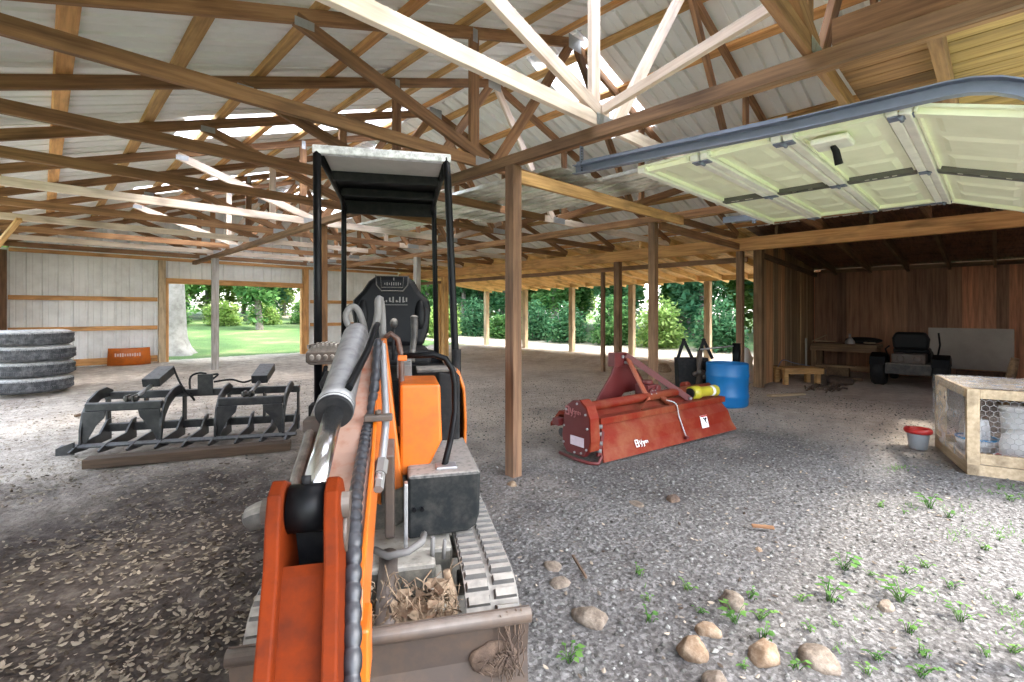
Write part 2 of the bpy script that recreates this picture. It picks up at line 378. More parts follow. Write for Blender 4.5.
# ------------------------------------------------------------------ ground
def gh(x, y):
    h = .018*noise.noise((x*1.7, y*1.7, 0)) + .010*noise.noise((x*6, y*6, 3)) + .006*noise.noise((x*15, y*15, 7))
    k = max(0, min(1, (y-9.5)/3.5)) * max(0, min(1, (9-x)/3))
    h += .10*k*k*(3-2*k)
    k2 = max(0, 1-abs(x-10.1)/1.1) * max(0, min(1, (y-4.2)/1.2))
    return h + .10*k2*k2*(3-2*k2)*(1+.5*noise.noise((x*2, y*2, 9)))
def grid(x0, x1, y0, y1, dx, hf):
    nx, ny = int((x1-x0)/dx)+1, int((y1-y0)/dx)+1
    m = MB()
    vs = []
    for j in range(ny+1):
        for i in range(nx+1):
            x, y = x0+(x1-x0)*i/nx, y0+(y1-y0)*j/ny
            vs.append((x, y, hf(x, y)))
    fs = [(j*(nx+1)+i, j*(nx+1)+i+1, (j+1)*(nx+1)+i+1, (j+1)*(nx+1)+i) for j in range(ny) for i in range(nx)]
    return m.add(vs, fs, 0, True)
GROUND = ground_mat()
struct(grid(-3, 13, -2.5, 14, .07, gh).obj('floor', GROUND, fix=False))
def lawn_h(x, y):
    inside = -2.9 < x < 12.9 and -2.4 < y < 13.9
    d = max(0, x-13, y-14)
    return (-.35 if inside else -.03) + .02*noise.noise((x, y, 1)) + (.045*d if x < 14 else .02*d)
struct(grid(-40, 60, -40, 70, 1.0, lawn_h).obj('ground', lawn_mat(), fix=False))

# ------------------------------------------------------------------ roof
RX, EL, ER = 3.85, -.60, 8.15
YF, YB = -.55, 13.4
def zt(x): return 2.65 + (x if x < RX else 2*RX-x)/3     # underside of top chord
def corrug(x0, x1, zf, y0, y1, nx=6):
    """ribbed sheet whose ribs run along x"""
    prof = []; y = y0
    p = .2286
    k = math.floor(y0/p)*p
    pts = []
    while k < y1 + p:
        for d, h in ((-.024, 0), (-.018, .040), (.018, .040), (.024, 0), (.090, 0), (.096, .007), (.110, .007), (.116, 0)):
            pts.append((k+d, h))
        k += p
    pts = [(yy, h) for yy, h in pts if y0 <= yy <= y1]
    pts = [(y0, 0)] + pts + [(y1, 0)]
    m = MB(); vs = []; n = len(pts)
    for i in range(nx+1):
        x = x0+(x1-x0)*i/nx
        vs += [(x, yy, zf(x)+h) for yy, h in pts]
    fs = [(i*n+j, i*n+j+1, (i+1)*n+j+1, (i+1)*n+j) for i in range(nx) for j in range(n-1)]
    return m.add(vs, fs)
zr = lambda x: zt(x) + .1385
def slope(name, x0, x1, lights, clear):
    """opaque sheets with clear sheets let in between"""
    cuts = []; y = YF
    for a, b in lights: cuts.append((y, a, 0)); cuts.append((a, b, 1)); y = b
    cuts.append((y, YB+.3, 0))
    m = MB()
    for a, b, s in cuts:
        c = corrug(x0, x1, zr, a, b)
        if s == 0: m.add(c.v, c.f)
        else:
            if clear[0] > x0:
                q = corrug(x0, clear[0], zr, a, b); m.add(q.v, q.f)
            if clear[1] < x1:
                q = corrug(clear[1], x1, zr, a, b); m.add(q.v, q.f)
            c = corrug(*clear, zr, a, b); struct(c.obj('window_%d' % slope.n, SKY, fix=False)); slope.n += 1
    struct(m.obj(name, TIN, fix=False))
slope.n = 1
slope('ceiling_left', EL-.35, RX-.01, [(.95, 1.78), (5.45, 6.36), (9.1, 10.01)], (1.0, RX-.01))
slope('ceiling_right', RX+.01, ER+.05, [(2.95, 3.70), (7.2, 8.11), (10.8, 11.7)], (RX+.01, 5.4))
struct(corrug(RX-.16, RX+.16, lambda x: zt(RX)+.165-abs(x-RX)/3, YF, YB+.3, 2).obj('trim_1', TIN, fix=False))

# purlins laid flat on the trusses
ordl = ['lowest', 'second', 'third', 'fourth', 'fifth', 'sixth', 'topmost']
for side, xs in ((0, (-.34, .10, .69, 1.27, 1.85, 2.43, 3.01, 3.62)), (1, (4.08, 4.68, 5.26, 5.84, 6.42, 7.0, 7.58, 8.05))):
    for i, x in enumerate(xs):
        z = zt(x) + .0949 + .024
        dz = 1/3 if side == 0 else -1/3
        up = V((-dz, 0, 1))
        o = beam('roof_purlin', (x, YF+.05, z), (x, YB+.25, z), .089, .038, W_YEL if i % 3 != 1 else W_ORANGE, None, up)
        k = i+1 if side == 0 else 8-i
        w = ['lowest', 'second lowest', 'third', 'fourth', 'fifth', 'sixth', 'second highest', 'highest'][k-1]
        tag(o, f"{w} flat roof board under the {'slope above the tyres' if side == 0 else 'slope above the garage door'}", 'roof board', 'roof boards')

# trusses
def truss(y, label, pale=(), whole=True):
    T = thing('roof_truss', label, 'roof truss', (EL, y, 2.45), 0, 'roof trusses')
    th = .038
    def mb(i): return W_SUNLIT if i in pale else W_TRUSS
    beam('bottom_chord', (EL, y, 2.4945), (RX+.9, y, 2.4945), th, .089, mb(0), T)
    beam('bottom_chord', (RX+.9, y+.001, 2.4945), (ER, y+.001, 2.4945), th, .089, mb(1), T)
    for a, b, i in ((EL-.3, RX, 2), (ER+.05, RX, 3)):
        n = V((-1/3 if a < RX else 1/3, 0, 1)).normalized()
        p0, p1 = V((a, y, zt(a)+.047)), V((b, y, zt(b)+.047))
        beam('top_chord', p0, p1, th, .089, mb(i), T, n)
    for sgn, X in ((1, lambda x: x), (-1, lambda x: 2*RX-x)):
        k = 4 if sgn == 1 else 7
        beam('web', (X(1.11), y-.004, zt(1.11)+.03), (X(2.68), y-.004, 2.52), th*.98, .089, mb(k), T, (0, -1, 0) if 0 else (0, 0, 1))
        beam('web', (X(2.535), y-.002, 2.54), (X(2.535), y-.002, zt(2.535)+.02), th*.98, .089, mb(k+1), T, (1, 0, 0))
        beam('web', (X(2.78), y-.003, 2.52), (X(3.80), y-.003, zt(3.8)+.02), th*.98, .089, mb(k+2), T)
        for (gx, gz, w, h) in ((2.66, 2.495, .24, .075), (2.535, zt(2.535)+.02, .05, .11), (1.16, zt(1.11)+.01, .12, .055)):
            g = MB().box((X(gx)-EL, -.023, gz-2.45), (w, .002, h))
            for q in range(5): g.box((X(gx)-EL+w*(q-2)/5.4, -.0245, gz-2.45), (w*.08, .003, h*.7))
            g.obj('gusset_plate', PLATE, T)
    MB().box((RX-EL, -.023, zt(RX)-2.45+.03), (.2, .002, .14)).obj('gusset_plate', PLATE, T)
TY = [.63, 1.83, 3.03, 4.23, 5.43, 6.63, 7.83, 9.03, 10.23, 11.43, 12.63]
lab = ['first brown timber roof truss beside the open garage door', 'pale sunlit roof truss above the strap that holds the door track',
       'third brown roof truss, directly over the excavator canopy', 'fourth roof truss, first one beyond the excavator canopy',
       'fifth roof truss, just before the clear roof sheet', 'sixth roof truss with sunlit pale chord past the clear sheet',
       'seventh roof truss from the garage door', 'eighth roof truss from the garage door', 'ninth roof truss from the garage door, fifth from the back wall',
       'tenth roof truss, third from the back tin wall', 'eleventh roof truss, close before the back tin wall']
pal = [(), (0, 4, 5, 6), (), (1, 9), (), (0, 4, 7), (5, 1), (0, 8), (4, 5, 1), (0, 7), (6,)]  # members of each truss that get the sunlit wood colour
for y, l, p in zip(TY, lab, pal): truss(y, l, p)

# girders, header, posts
def timber(name, p0, p1, w, h, mat, label, cat, group=None):
    o = beam(name, p0, p1, w, h, mat); tag(o, label, cat, group); return o
G1 = thing('girder', 'long timber girder on posts passing over the excavator', 'girder', (2.57, -.3, 2.4))
for dx, m, (a, b) in ((-.021, W_POST, (-.3, 13.3)), (.021, W_TRUSS, (-.3, 13.3))):
    beam('plank', (2.57+dx, a, 2.404), (2.57+dx, b, 2.404), .038, .078, m, G1)
G2 = thing('girder', 'timber girder running over the white post behind the seat', 'girder', (5.45, 0, 2.4))
for dx in (-.02, .02):
    beam('plank', (5.45+dx, -.3, 2.404), (5.45+dx, 13.3, 2.404), .038, .08, W_TRUSS if dx < 0 else W_YEL, G2)
timber('header_beam', (8.10, -.3, 2.345), (8.10, 13.35, 2.345), .04, .20, W_ORANGE, 'deep orange-brown header beam above the shed and the side opening', 'beam')
timber('header_beam', (8.19, -.3, 2.345), (8.19, 13.35, 2.345), .04, .20, W_ORANGE, 'second plank of the header beam on its lean-to face', 'beam')
timber('tie_beam', (2.63, 2.63, 2.305), (5.41, 2.63, 2.33), .038, .10, W_YEL, 'yellowish tie beam from the near post towards the second post row', 'beam')
timber('tie_beam', (5.51, 2.97, 2.33), (8.07, 2.97, 2.31), .038, .10, W_TRUSS, 'tie beam between the post behind the tiller and the barrel post', 'beam')
timber('brace', (2.60, 1.80, 2.56), (2.60, .67, 2.80), .038, .06, W_SUNLIT, 'pale sunlit sloping brace between the first two roof trusses', 'brace')
timber('loft_rim_board', (2.80, .58, 2.63), (2.80, -.4, 2.63), .038, .13, W_TRUSS, 'wide brown board standing on edge above the girder by the loft', 'board')
timber('stub_post', (2.66, .22, 2.72), (2.66, .22, 3.46), .089, .089, W_TRUSS, 'short upright stud above the girder beside the loft boards', 'stud')
timber('loft_joist', (2.61, .19, 2.43), (5.4, .19, 2.43), .05, .10, W_TRUSS, 'brown joist under the loft boards next to the door track', 'joist')
W_LOFT = wood('wood_loft', (.20, .12, .04), (.42, .27, .10), var=.25)
for i in range(17):
    for a, b, mt in ((.60, .195, W_TRUSS), (.185, -.45, W_LOFT)):
      o = beam('loft_board', (2.90+i*.142, a, 2.560), (2.90+i*.142, b, 2.560), .132, .03, mt)
      tag(o, 'wide brown board of the loft floor over the garage door', 'loft board', 'loft floor boards')

def post(x, y, top, w, mat, label, base=None, z0=None):
    z0 = gh(x, y)-.12 if z0 is None else z0
    o = beam('timber_post', (x, y, z0), (x, y, top), w, w, mat, None, (1, 0, 0), .006)
    return tag(o, label, 'post')
post(2.57, 2.6, 2.362, .092, W_POST, 'dark timber post right behind the excavator track')
post(2.57, 6.1, 2.362, .11, W_TRUSS, 'timber post hidden behind the excavator front canopy pole')
post(2.57, 11.4, 2.362, .12, W_GREY, 'grey weathered post standing before the back doorway')
post(5.45, 3.03, 2.362, .092, W_POST, 'brown post rising behind the red tiller frame')
post(5.45, 8.3, 2.362, .11, W_GREY, 'pale grey post behind the excavator seat')
post(8.15, 2.97, 2.24, .10, W_POST, 'brown post behind the blue barrel at the shed corner')
post(8.15, 5.3, 2.24, .12, W_POST, 'post under the header beam between tiller and lean-to')
post(8.15, 8.3, 2.24, .13, W_POST, 'header post mostly hidden behind the dark near post')
post(8.15, 11.0, 2.24, .15, W_YEL, 'yellowish header post behind the excavator canopy poles')
post(8.15, 13.3, 2.24, .13, W_YEL, 'corner post where the back wall meets the side opening')
for y, l in ((3.75, 'lean-to post nearest the shed wall'), (5.2, 'light lean-to post behind the blue barrel'), (7.4, 'light lean-to post beyond the tiller frame'),
             (9.58, 'light lean-to post just past the thin brown prop'), (11.66, 'light lean-to post beside the dark near post'), (13.7, 'lean-to post at the back corner')):
    if y != 3.75: post(12.1, y, 2.03, .15, W_BLOND, l)
post(8.42, 5.84, 2.085, .075, W_POST, 'thin brown prop under the low beam behind the tiller')
post(8.42, 11.6, 2.085, .09, W_YEL, 'thin prop under the low beam at the back')
timber('low_beam', (8.42, 2.95, 2.13), (8.42, 13.6, 2.13), .06, .085, W_POST, 'dark low beam on thin props just outside the header', 'beam')
post(-.50, 9.55, 2.44, .12, W_YEL, 'yellow wall post above the tyre stack')
timber('knee_brace', (-.47, 9.46, 2.05), (-.20, 8.80, 2.44), .06, .04, W_YEL, 'yellow knee brace at the wall post above the tyres', 'brace')

# lean-to roof
zl = lambda x: 2.66 - (x-8.15)*.112
for i in range(24):
    y = .05 + i*.6
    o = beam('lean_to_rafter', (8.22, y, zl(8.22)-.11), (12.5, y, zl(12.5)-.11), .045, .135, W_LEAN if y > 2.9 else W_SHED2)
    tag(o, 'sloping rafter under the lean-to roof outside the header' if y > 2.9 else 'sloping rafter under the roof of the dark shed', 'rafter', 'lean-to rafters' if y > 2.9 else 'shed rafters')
m = MB()
for i in range(15):
    x = 8.2+i*.3
    m.bb(x, x+.275, 2.9, 13.9, 0, .02)
for i, p in enumerate(m.v): m.v[i] = V((p.x, p.y, zl(p.x)-.04+p.z))
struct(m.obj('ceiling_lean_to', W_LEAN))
m = MB()
for i in range(15):
    x = 8.2+i*.3
    m.bb(x, x+.275 if i < 13 else x+.22, -.8, 2.9, 0, .02)
for i, p in enumerate(m.v): m.v[i] = V((p.x, p.y, zl(p.x)-.04+p.z))
struct(m.obj('ceiling_shed', W_SHED))
struct(corrug(8.2, 12.7, lambda x: zl(x)-.012, -.8, 13.9, 3).obj('roof_lean_to', TINOLD, fix=False))
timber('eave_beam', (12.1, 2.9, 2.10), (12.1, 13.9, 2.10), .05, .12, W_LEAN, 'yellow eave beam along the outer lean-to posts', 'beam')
timber('eave_beam', (12.02, -.7, 2.12), (12.02, 2.7, 2.12), .05, .08, W_SHED2, 'dusty plate along the top of the dark shed wall', 'beam')

# ------------------------------------------------------------------ walls
def vtin(x0, x1, y, z0, z1):
    p = .2286; pts = []; k = math.floor(x0/p)*p
    while k < x1+p:
        for d, h in ((-.022, 0), (-.01, .018), (.01, .018), (.022, 0), (.08, 0), (.088, .004), (.10, .004), (.108, 0)): pts.append((k+d, h))
        k += p
    pts = [(x0, 0)] + [q for q in pts if x0 < q[0] < x1] + [(x1, 0)]
    n = len(pts)
    return [(x, y+h, z0) for x, h in pts] + [(x, y+h, z1) for x, h in pts], [(i, i+1, n+i+1, n+i) for i in range(n-1)]
m = MB()
for a, b, z0, z1 in ((-.62, 2.0, -.1, 2.5), (2.0, 5.12, 2.0, 2.5), (5.12, 8.2, -.1, 2.5)):
    m.add(*vtin(a, b, 13.44, z0, z1))
struct(m.obj('wall_back', TINW, fix=False))
m = MB()                                                # gable above the back wall
vs, fs = vtin(-.45, 8.15, 13.45, 0, 1); n = len(vs)//2
vs = [(x, y, 2.5) for x, y, z in vs[:n]] + [(x, y, max(2.5, zr(x)-.02)) for x, y, z in vs[n:]]
struct(m.add(vs, fs).obj('wall_gable', TINW, fix=False))
m = MB(); vs = [(x, -.5, z) for x, y, z in vs]; vs[:n] = [(x, y, 2.40) for x, y, z in vs[:n]]
struct(m.add(vs, fs).obj('wall_gable_front', TINW, fix=False))  # unseen front gable, added to cut the light from behind the camera
m = MB(); vs, fs = vtin(10.9, 13.44, 0, -.1, 2.46)
m.add([(-.63-y, x, z) for x, y, z in vs], fs)
vs, fs = vtin(-.3, 4.2, 0, -.1, 2.46)  # unseen front stretch, added to keep the front-left ground dark
struct(m.add([(-.63-y, x, z) for x, y, z in vs], fs).obj('wall_left', TINW, fix=False))
for z, l in ((1.535, 'upper'), (.90, 'middle'), (.20, 'bottom')):
    timber('wall_girt', (-.46, 13.395, z), (1.88, 13.395, z), .04, .09 if z > .3 else .14, W_ORANGE, f'{l} horizontal board on the tin wall above the tyres', 'board')
    timber('wall_girt', (5.32, 13.395, z), (8.06, 13.395, z), .04, .09, W_ORANGE, f'{l} horizontal board on the tin wall behind the excavator', 'board')
timber('corner_post', (-.52, 13.30, -.05), (-.52, 13.30, 2.44), .1, .1, W_POST, 'brown corner post of the back tin wall', 'post')
timber('wall_plate', (-.45, 13.39, 2.46), (8.06, 13.39, 2.46), .045, .07, W_ORANGE, 'long top plate over the back tin wall', 'beam')
post(1.955, 13.34, 2.42, .13, W_BLOND, 'square doorway post beside the orange cover')
D = thing('door_frame', 'orange timber frame round the open back doorway', 'door frame', (3.56, 13.36, 0))
beam('jamb', (2.052, 13.36, -.02), (2.052, 13.36, 1.90), .13, .05, W_ORANGE, D, (1, 0, 0))
beam('jamb', (5.072, 13.36, -.02), (5.072, 13.36, 1.90), .13, .05, W_ORANGE, D, (1, 0, 0))
beam('lintel', (2.03, 13.36, 1.965), (5.095, 13.36, 1.965), .06, .125, W_ORANGE, D)
post(5.17, 13.34, 2.42, .13, W_ORANGE, 'orange-brown doorway post on the excavator side')
# shed walls of upright boards
def boards(name, x0, x1, y, z0, z1, mat, along='x', w=.2, seed=1):
    rnd = random.Random(seed); m = MB(); x = x0
    while x < x1-.02:
        ww = min(w*rnd.uniform(.75, 1.2), x1-x); d = rnd.uniform(0, .018)
        if along == 'x': m.bb(x+.002, x+ww-.002, y+d, y+d+.022, z0, z1)
        else: m.bb(y+d, y+d+.022, x+.002, x+ww-.002, z0, z1)
        x += ww
    return m
def board_wall_mat(name, dark, light):
    m, t, b, _ = nt(name)
    c = coords(t, (9, 9, .55))
    n1 = N(t, 'ShaderNodeTexNoise', Scale=2., Detail=7., Roughness=.65); t.links.new(c, n1.inputs['Vector'])
    g = t.nodes.new('ShaderNodeNewGeometry')
    col = ramp(t, n1.outputs[0], [(.3, dark), (.66, light)])
    v = ramp(t, g.outputs['Random Per Island'], [(0, (.40, .42, .45)), (.5, (.9, .9, .9)), (1, (1.3, 1.05, .95))])
    t.links.new(mix(t, 1., col, v, 'MULTIPLY'), b.inputs['Base Color']); b.inputs['Roughness'].default_value = .8
    bump(t, b, n1.outputs[0], .3, .01)
    return m
BW = board_wall_mat('shed_boards', (.22, .105, .06), (.58, .31, .18))
BW2 = board_wall_mat('shed_side_boards', (.28, .17, .08), (.58, .39, .21))
BX = boards('w', -.8, 2.9, 12.1, -.1, 2.12, BW, 'y', .19, 3); BX.bb(12.125, 12.14, -.8, 2.9, -.1, 2.12)
struct(BX.obj('wall_shed', BW))
struct(boards('w', 8.62, 12.1, 2.84, -.1, 2.50, BW2, 'x', .21, 4).obj('wall_shed_side', BW2))
timber('shed_corner_post', (8.56, 2.82, -.1), (8.56, 2.82, 2.50), .13, .13, W_SHED2, 'square post at the open end of the shed side wall', 'post')
timber('shed_rail', (8.66, 2.79, 2.20), (12.0, 2.79, 2.05), .04, .09, W_SHED2, 'board along the top of the shed side wall', 'board')
struct(boards('w', 5.2, 12.1, -.85, -.1, 2.6, BW, 'x', .2, 5).obj('wall_front', BW))
for x, l in ((2.47, 'front post at the door side of the open bay'), (5.035, 'front post at the far side of the garage door')):
    post(x, -.44, 2.36, .13, W_POST, l)
# ------------------------------------------------------------------ mini excavator
EX = thing('excavator', 'orange mini excavator with black seat and canopy, parked beside the dark post', 'excavator', (1.2314, 2.1548, 0), math.radians(-31.5))
def loop_track(x0, x1):
    yf, yr, h, r = -.78, .62, .17, .165
    L = yr-yf; per = 2*L+2*math.pi*r
    def at(s, rr):
        s %= per
        if s < L: return (yf+s, h+rr)
        s -= L
        if s < math.pi*r: a = s/r; return (yr+rr*math.sin(a), h+rr*math.cos(a))
        s -= math.pi*r
        if s < L: return (yr-s, h-rr)
        a = (s-L)/r; return (yf-rr*math.sin(a), h-rr*math.cos(a))
    n = 84; m = MB(); vs = []; fs = []
    for i in range(n):
        s = per*i/n
        for rr in (r-.028, r-.008):
            y, z = at(s, rr)
            vs += [(x0, y, z), (x1, y, z)]
    for i in range(n):
        a, b = i*4, ((i+1) % n)*4
        fs += [(a, a+1, b+1, b), (a+2, b+2, b+3, a+3), (a, b, b+2, a+2), (a+1, a+3, b+3, b+1)]
    belt = m.add(vs, fs).obj('track', TRACKR, EX)
    m = MB(); k = 78; w = x1-x0
    for i in range(k):
        for j, (a, b) in enumerate(((x0+.004, x0+w*.46), (x0+w*.54, x1-.004))):
            s = per*(i+(.32 if j else 0))/k
            q = []
            for ss, rr, ins in ((s, r-.01, 0), (s+.033, r-.01, 0), (s+.028, r+.009, .005), (s+.005, r+.009, .005)):
                y, z = at(ss, rr); q += [(a+ins, y, z), (b-ins, y, z)]
            m.add(q, [(0,1,3,2), (2,3,5,4), (4,5,7,6), (6,7,1,0), (0,2,4,6), (1,7,5,3)])
    m.obj('tread', TRACKR, belt)
    m = MB()
    m.bb(x0+.05, x1-.05, yf+.12, yr-.12, .10, .26)
    m.obj('track_frame', CHASSIS, EX, bevel=.01)
    for y in (yf, yr):
        MB().lathe([(.02, -.05), (.06, -.055), (.125, -.04), (.128, .04), (.06, .055), (.02, .05)], Matrix.Translation(((x0+x1)/2, y, h)) @ Matrix.Rotation(math.pi/2, 4, 'Y'), 24).obj('idler_wheel' if y < 0 else 'sprocket', CHASSIS, EX)
    for i in range(3):
        MB().cyl(((x0+x1)/2-.06, -.4+i*.32, .075), ((x0+x1)/2+.06, -.4+i*.32, .075), .05).obj('track_roller', CHASSIS, EX)
loop_track(.285, .465); loop_track(-.385, -.205)
m = MB(); m.bb(-.19, .27, -.62, .5, .14, .34); m.bb(-.10, .20, -.72, -.60, .22, .335)
m.obj('undercarriage', CHASSIS, EX, bevel=.015)
MB().cyl((.04, .05, .34), (.04, .05, .42), .2, n=28).obj('slew_ring', CHASSIS, EX)
# dozer blade
bl = MB(); prof = [(-1.135, .40), (-1.10, .36), (-1.082, .25), (-1.10, .12), (-1.16, .03), (-1.172, .035), (-1.135, .12), (-1.118, .25), (-1.135, .355)]
bl.prism(prof, -.352, .437, YZX)
blade = bl.obj('dozer_blade', STEELW, EX)
MB().tube([(-.355, -1.14, .375), (.44, -1.14, .375)], .021, 12).obj('blade_top_tube', STEELW, blade)
cl = MB(); cl.ball((0,0,0), (.075, .022, .05), 14, 9)
for i, p in enumerate(cl.v): cl.v[i] = p*(1+.35*noise.noise(p*22)) + V((.345, -1.128, .255))
for i in range(26):
    a = random.uniform(0, 6.28); r = random.uniform(.02, .07)
    p = V((.345+r*math.cos(a), -1.15, .255+.7*r*math.sin(a))); q = p+V((random.uniform(-.03, .03), random.uniform(-.014, 0), random.uniform(-.03, .03)))
    cl.tube([p, (p+q)/2+V((0, -.008, .006)), q], .0016, 5)
cl.obj('dirt_clod', CLODM, blade)
rt = MB()
for i in range(14):
    x = .385+random.uniform(-.025, .03)
    rt.tube([(x+random.uniform(-.02, .02), -1.145-random.uniform(0, .01), .39-.19*t+random.uniform(-.012, .012)) for t in (0, .25, .5, .75, 1)], .0018, 5)
rt.obj('root', CLODM, blade)
for x in (-.12, .20):
    MB().prism([(-1.11, .16), (-.45, .2), (-.45, .28), (-1.11, .27)], x-.025, x+.025, YZX).obj('blade_arm', CHASSIS, EX, bevel=.006)
m = MB(); m.tube([(-.02, -.64, .37), (.03, -.72, .38), (.10, -.74, .40), (.15, -.70, .41), (.16, -.62, .40)], .013, 8); m.tube([(.19, -.66, .32), (.19, -.67, .41)], .008, 8); m.tube([(.23, -.66, .32), (.235, -.67, .395)], .007, 8)
m.obj('hydraulic_line', HOSEG, EX)
MB().cyl((.03, -1.05, .29), (.03, -.62, .33), .035).obj('blade_cylinder', STEELW, EX)
# house
m = MB(); m.bb(-.35, .40, -.08, 1.40, .425, .50); m.obj('turntable_deck', BLACKM, EX, bevel=.02)
m = MB(); m.prism([(.10, .605), (.10, .355), (.335, .365), (.372, .385), (.385, .43), (.39, .60), (.38, .607)], -.56, -.02, XZY)
m.obj('tank', TANK, EX, bevel=.02)
MB().cyl((.125, -.575, .475), (.125, -.555, .475), .008, n=10).cyl((.155, -.575, .475), (.155, -.555, .475), .008, n=10).obj('bolt_hole', BLACKP, EX)
MB().bb(.085, .10, -.63, -.59, .30, .60).obj('tank_strap', STEELB, EX, bevel=.004)
MB().bb(-.32, -.16, -.45, -.05, .36, .56).obj('step_box', TANK, EX, bevel=.02)
m = MB(); m.prism([(.07, .945), (.238, .942), (.246, .70), (.178, .567), (.07, .56)], -.42, -.12, XZY)
m.obj('console', ORANGE, EX, bevel=.012)
MB().prism([(.255, .95), (.255, .60), (.365, .60), (.365, .93)], -.06, .12, XZY).obj('side_panel', BLACKM, EX, bevel=.01)
m = MB(); arc = [(.35, .95), (.385, .93), (.415, .84), (.425, .66), (.42, .48), (.40, .40), (.385, .40), (.403, .5), (.408, .66), (.40, .82), (.375, .9), (.35, .925)]
m.prism(arc, .12, 1.05, XZY).obj('engine_side_cover', ORANGE, EX, bevel=.008)
m = MB(); m.prism([(-.34, .5), (.38, .5), (.38, .86), (.33, .95), (-.29, .95), (-.34, .86)], .86, 1.42, XZY).obj('engine_hood', BLACKP, EX, bevel=.03)
MB().bb(-.3, .36, .02, .86, .50, .90).obj('cab_floor', BLACKM, EX, bevel=.01)
g = MB()
for i in range(5): g.bb(.055, .125, -.12+i*.03, -.10+i*.03, .93+i*.008, .995+i*.008)
g.obj('rubber_bellows', HOSEG, EX, bevel=.006)
MB().bb(.15, .35, -.05, .1, .945, .965).obj('pedal_plate', BLKDUST, EX, bevel=.006)
# seat
seat = MB(); seat.prism([(-.2, .95), (.235, .95), (.25, 1.0), (.225, 1.035), (-.19, 1.035), (-.215, 1.0)], .28, .74, XZY)
seat.obj('seat_cushion', BLACKM, EX, bevel=.03)
out = [(-.17, .99), (-.21, 1.10), (-.235, 1.24), (-.225, 1.30), (-.17, 1.36), (-.13, 1.425), (-.08, 1.462), (.115, 1.462), (.16, 1.425), (.195, 1.36), (.255, 1.30), (.265, 1.24), (.25, 1.10), (.21, .99)]
tilt = Matrix.Translation((0, .70, 1.03)) @ Matrix.Rotation(math.radians(-9), 4, 'X') @ Matrix.Translation((0, -.70, -1.0))
bk = MB().prism(out, .66, .77, tilt @ XZY).obj('seat_back', BLACKP, EX, bevel=.035)
for sx in (-1, 1):
    c = .015+sx*.18
    MB().ball((c, .665, 1.20), (.036, .028, .10), 14, 10, 0, tilt).obj('side_bolster', BLACKP, bk)
pip = MB()
pip.tube([tilt @ V(p) for p in ((-.085, .652, 1.455), (-.08, .652, 1.39), (-.05, .652, 1.352), (.085, .652, 1.352), (.115, .652, 1.39), (.12, .652, 1.455))], .004, 6)
pip.tube([tilt @ V(p) for p in ((-.055, .652, 1.445), (-.05, .652, 1.376), (.085, .652, 1.376), (.09, .652, 1.445))], .0025, 6)
pip.obj('piping', BLKDUST, bk)
mk = MB(); rr = random.Random(5)
for i in range(9):                         # the worn, raised pale marks of the maker on the backrest
    x = -.06+i*.021; h = rr.choice((.036, .026, .012))
    mk.box((x, .652, 1.296+ (0 if h > .02 else rr.choice((-.01, .01)))), (.009, .004, h), tilt)
    if i % 2: mk.box((x+.006, .652, 1.284), (.012, .004, .006), tilt)
mk.box((.02, .652, 1.262), (.19, .003, .003), tilt)
for i in range(8):
    h = rr.choice((.02, .012)); mk.box((-.028+i*.014, .652, 1.40), (.005, .003, h), tilt)
mk.box((.028, .652, 1.432), (.006, .003, .018), tilt)
mk.obj('seat_lettering', HOSEG, bk)
lv = MB(); lv.tube([(.034, .08, 1.0), (.036, .09, 1.10), (.038, .1, 1.18)], .007, 8); lv.obj('control_lever', BLACKM, EX)
MB().ball((.038, .1, 1.192), (.021, .021, .026), 14, 10).obj('lever_knob', BLKDUST, EX)
lv = MB(); lv.tube([(.13, .06, .99), (.134, .09, 1.05), (.142, .1, 1.12), (.143, .1, 1.19), (.142, .1, 1.222)], [.014, .016, .017, .020, .019], 12); lv.obj('joystick', BLKDUST, EX)
MB().ball((.142, .1, 1.222), (.021, .021, .012), 14, 8).obj('joystick_cap', BLKDUST, EX)
# canopy
MB().tube([(-.369, .28, 2.115), (-.362, .28, .74)], .021, 14).obj('canopy_post', BLACKP, EX)
MB().tube([(.325, .28, 2.13), (.335, .28, 2.0), (.352, .28, 1.6), (.382, .28, .92), (.382, .28, .72)], .021, 14).obj('canopy_post', BLACKP, EX)
MB().tube([(-.365, 1.5, 2.10), (-.365, 1.49, 2.0), (-.36, 1.44, .48)], .020, 14).obj('canopy_post', BLACKP, EX)
MB().tube([(.337, 1.5, 2.12), (.337, 1.49, 2.0), (.36, 1.44, .48)], .020, 14).obj('canopy_post', BLACKP, EX)
MB().tube([(.382, .265, 1.035), (.384, .265, .74)], .027, 14).obj('post_sleeve', BLACKM, EX)
MB().bb(-.40, -.33, .2, .32, .45, .76).obj('post_foot', BLACKM, EX, bevel=.008)
roof = MB(); roof.bb(-.385, .345, .30, 1.60, 2.135, 2.15)
roof = roof.obj('canopy_roof', BLACKP, EX, bevel=.004)
MB().bb(-.392, .352, .26, .31, 2.105, 2.152).obj('canopy_front_lip', paint('worn_white_rim', (.82, .83, .86), .5, dirt=(.16, .16, .18), amt=.8, scale=26), roof, bevel=.008)
MB().bb(-.345, .31, .315, .66, 2.126, 2.134).obj('canopy_liner', paint('liner_grey', (.52, .49, .46), .55, dirt=(.36, .33, .31), amt=.6, scale=6), roof)
for x in (-.365, .328):
    MB().tube([(x, .29, 2.122), (x, .7, 2.118), (x, 1.35, 2.113), (x, 1.5, 2.06)], .019, 12).obj('canopy_rail', BLACKP, roof)
m = MB(); m.bb(-.34, .31, .66, .70, 2.07, 2.134); m.bb(-.34, .31, 1.10, 1.14, 2.08, 2.134); m.bb(-.36, .33, 1.50, 1.53, 2.03, 2.134); m.obj('cross_member', BLACKM, roof, bevel=.006)
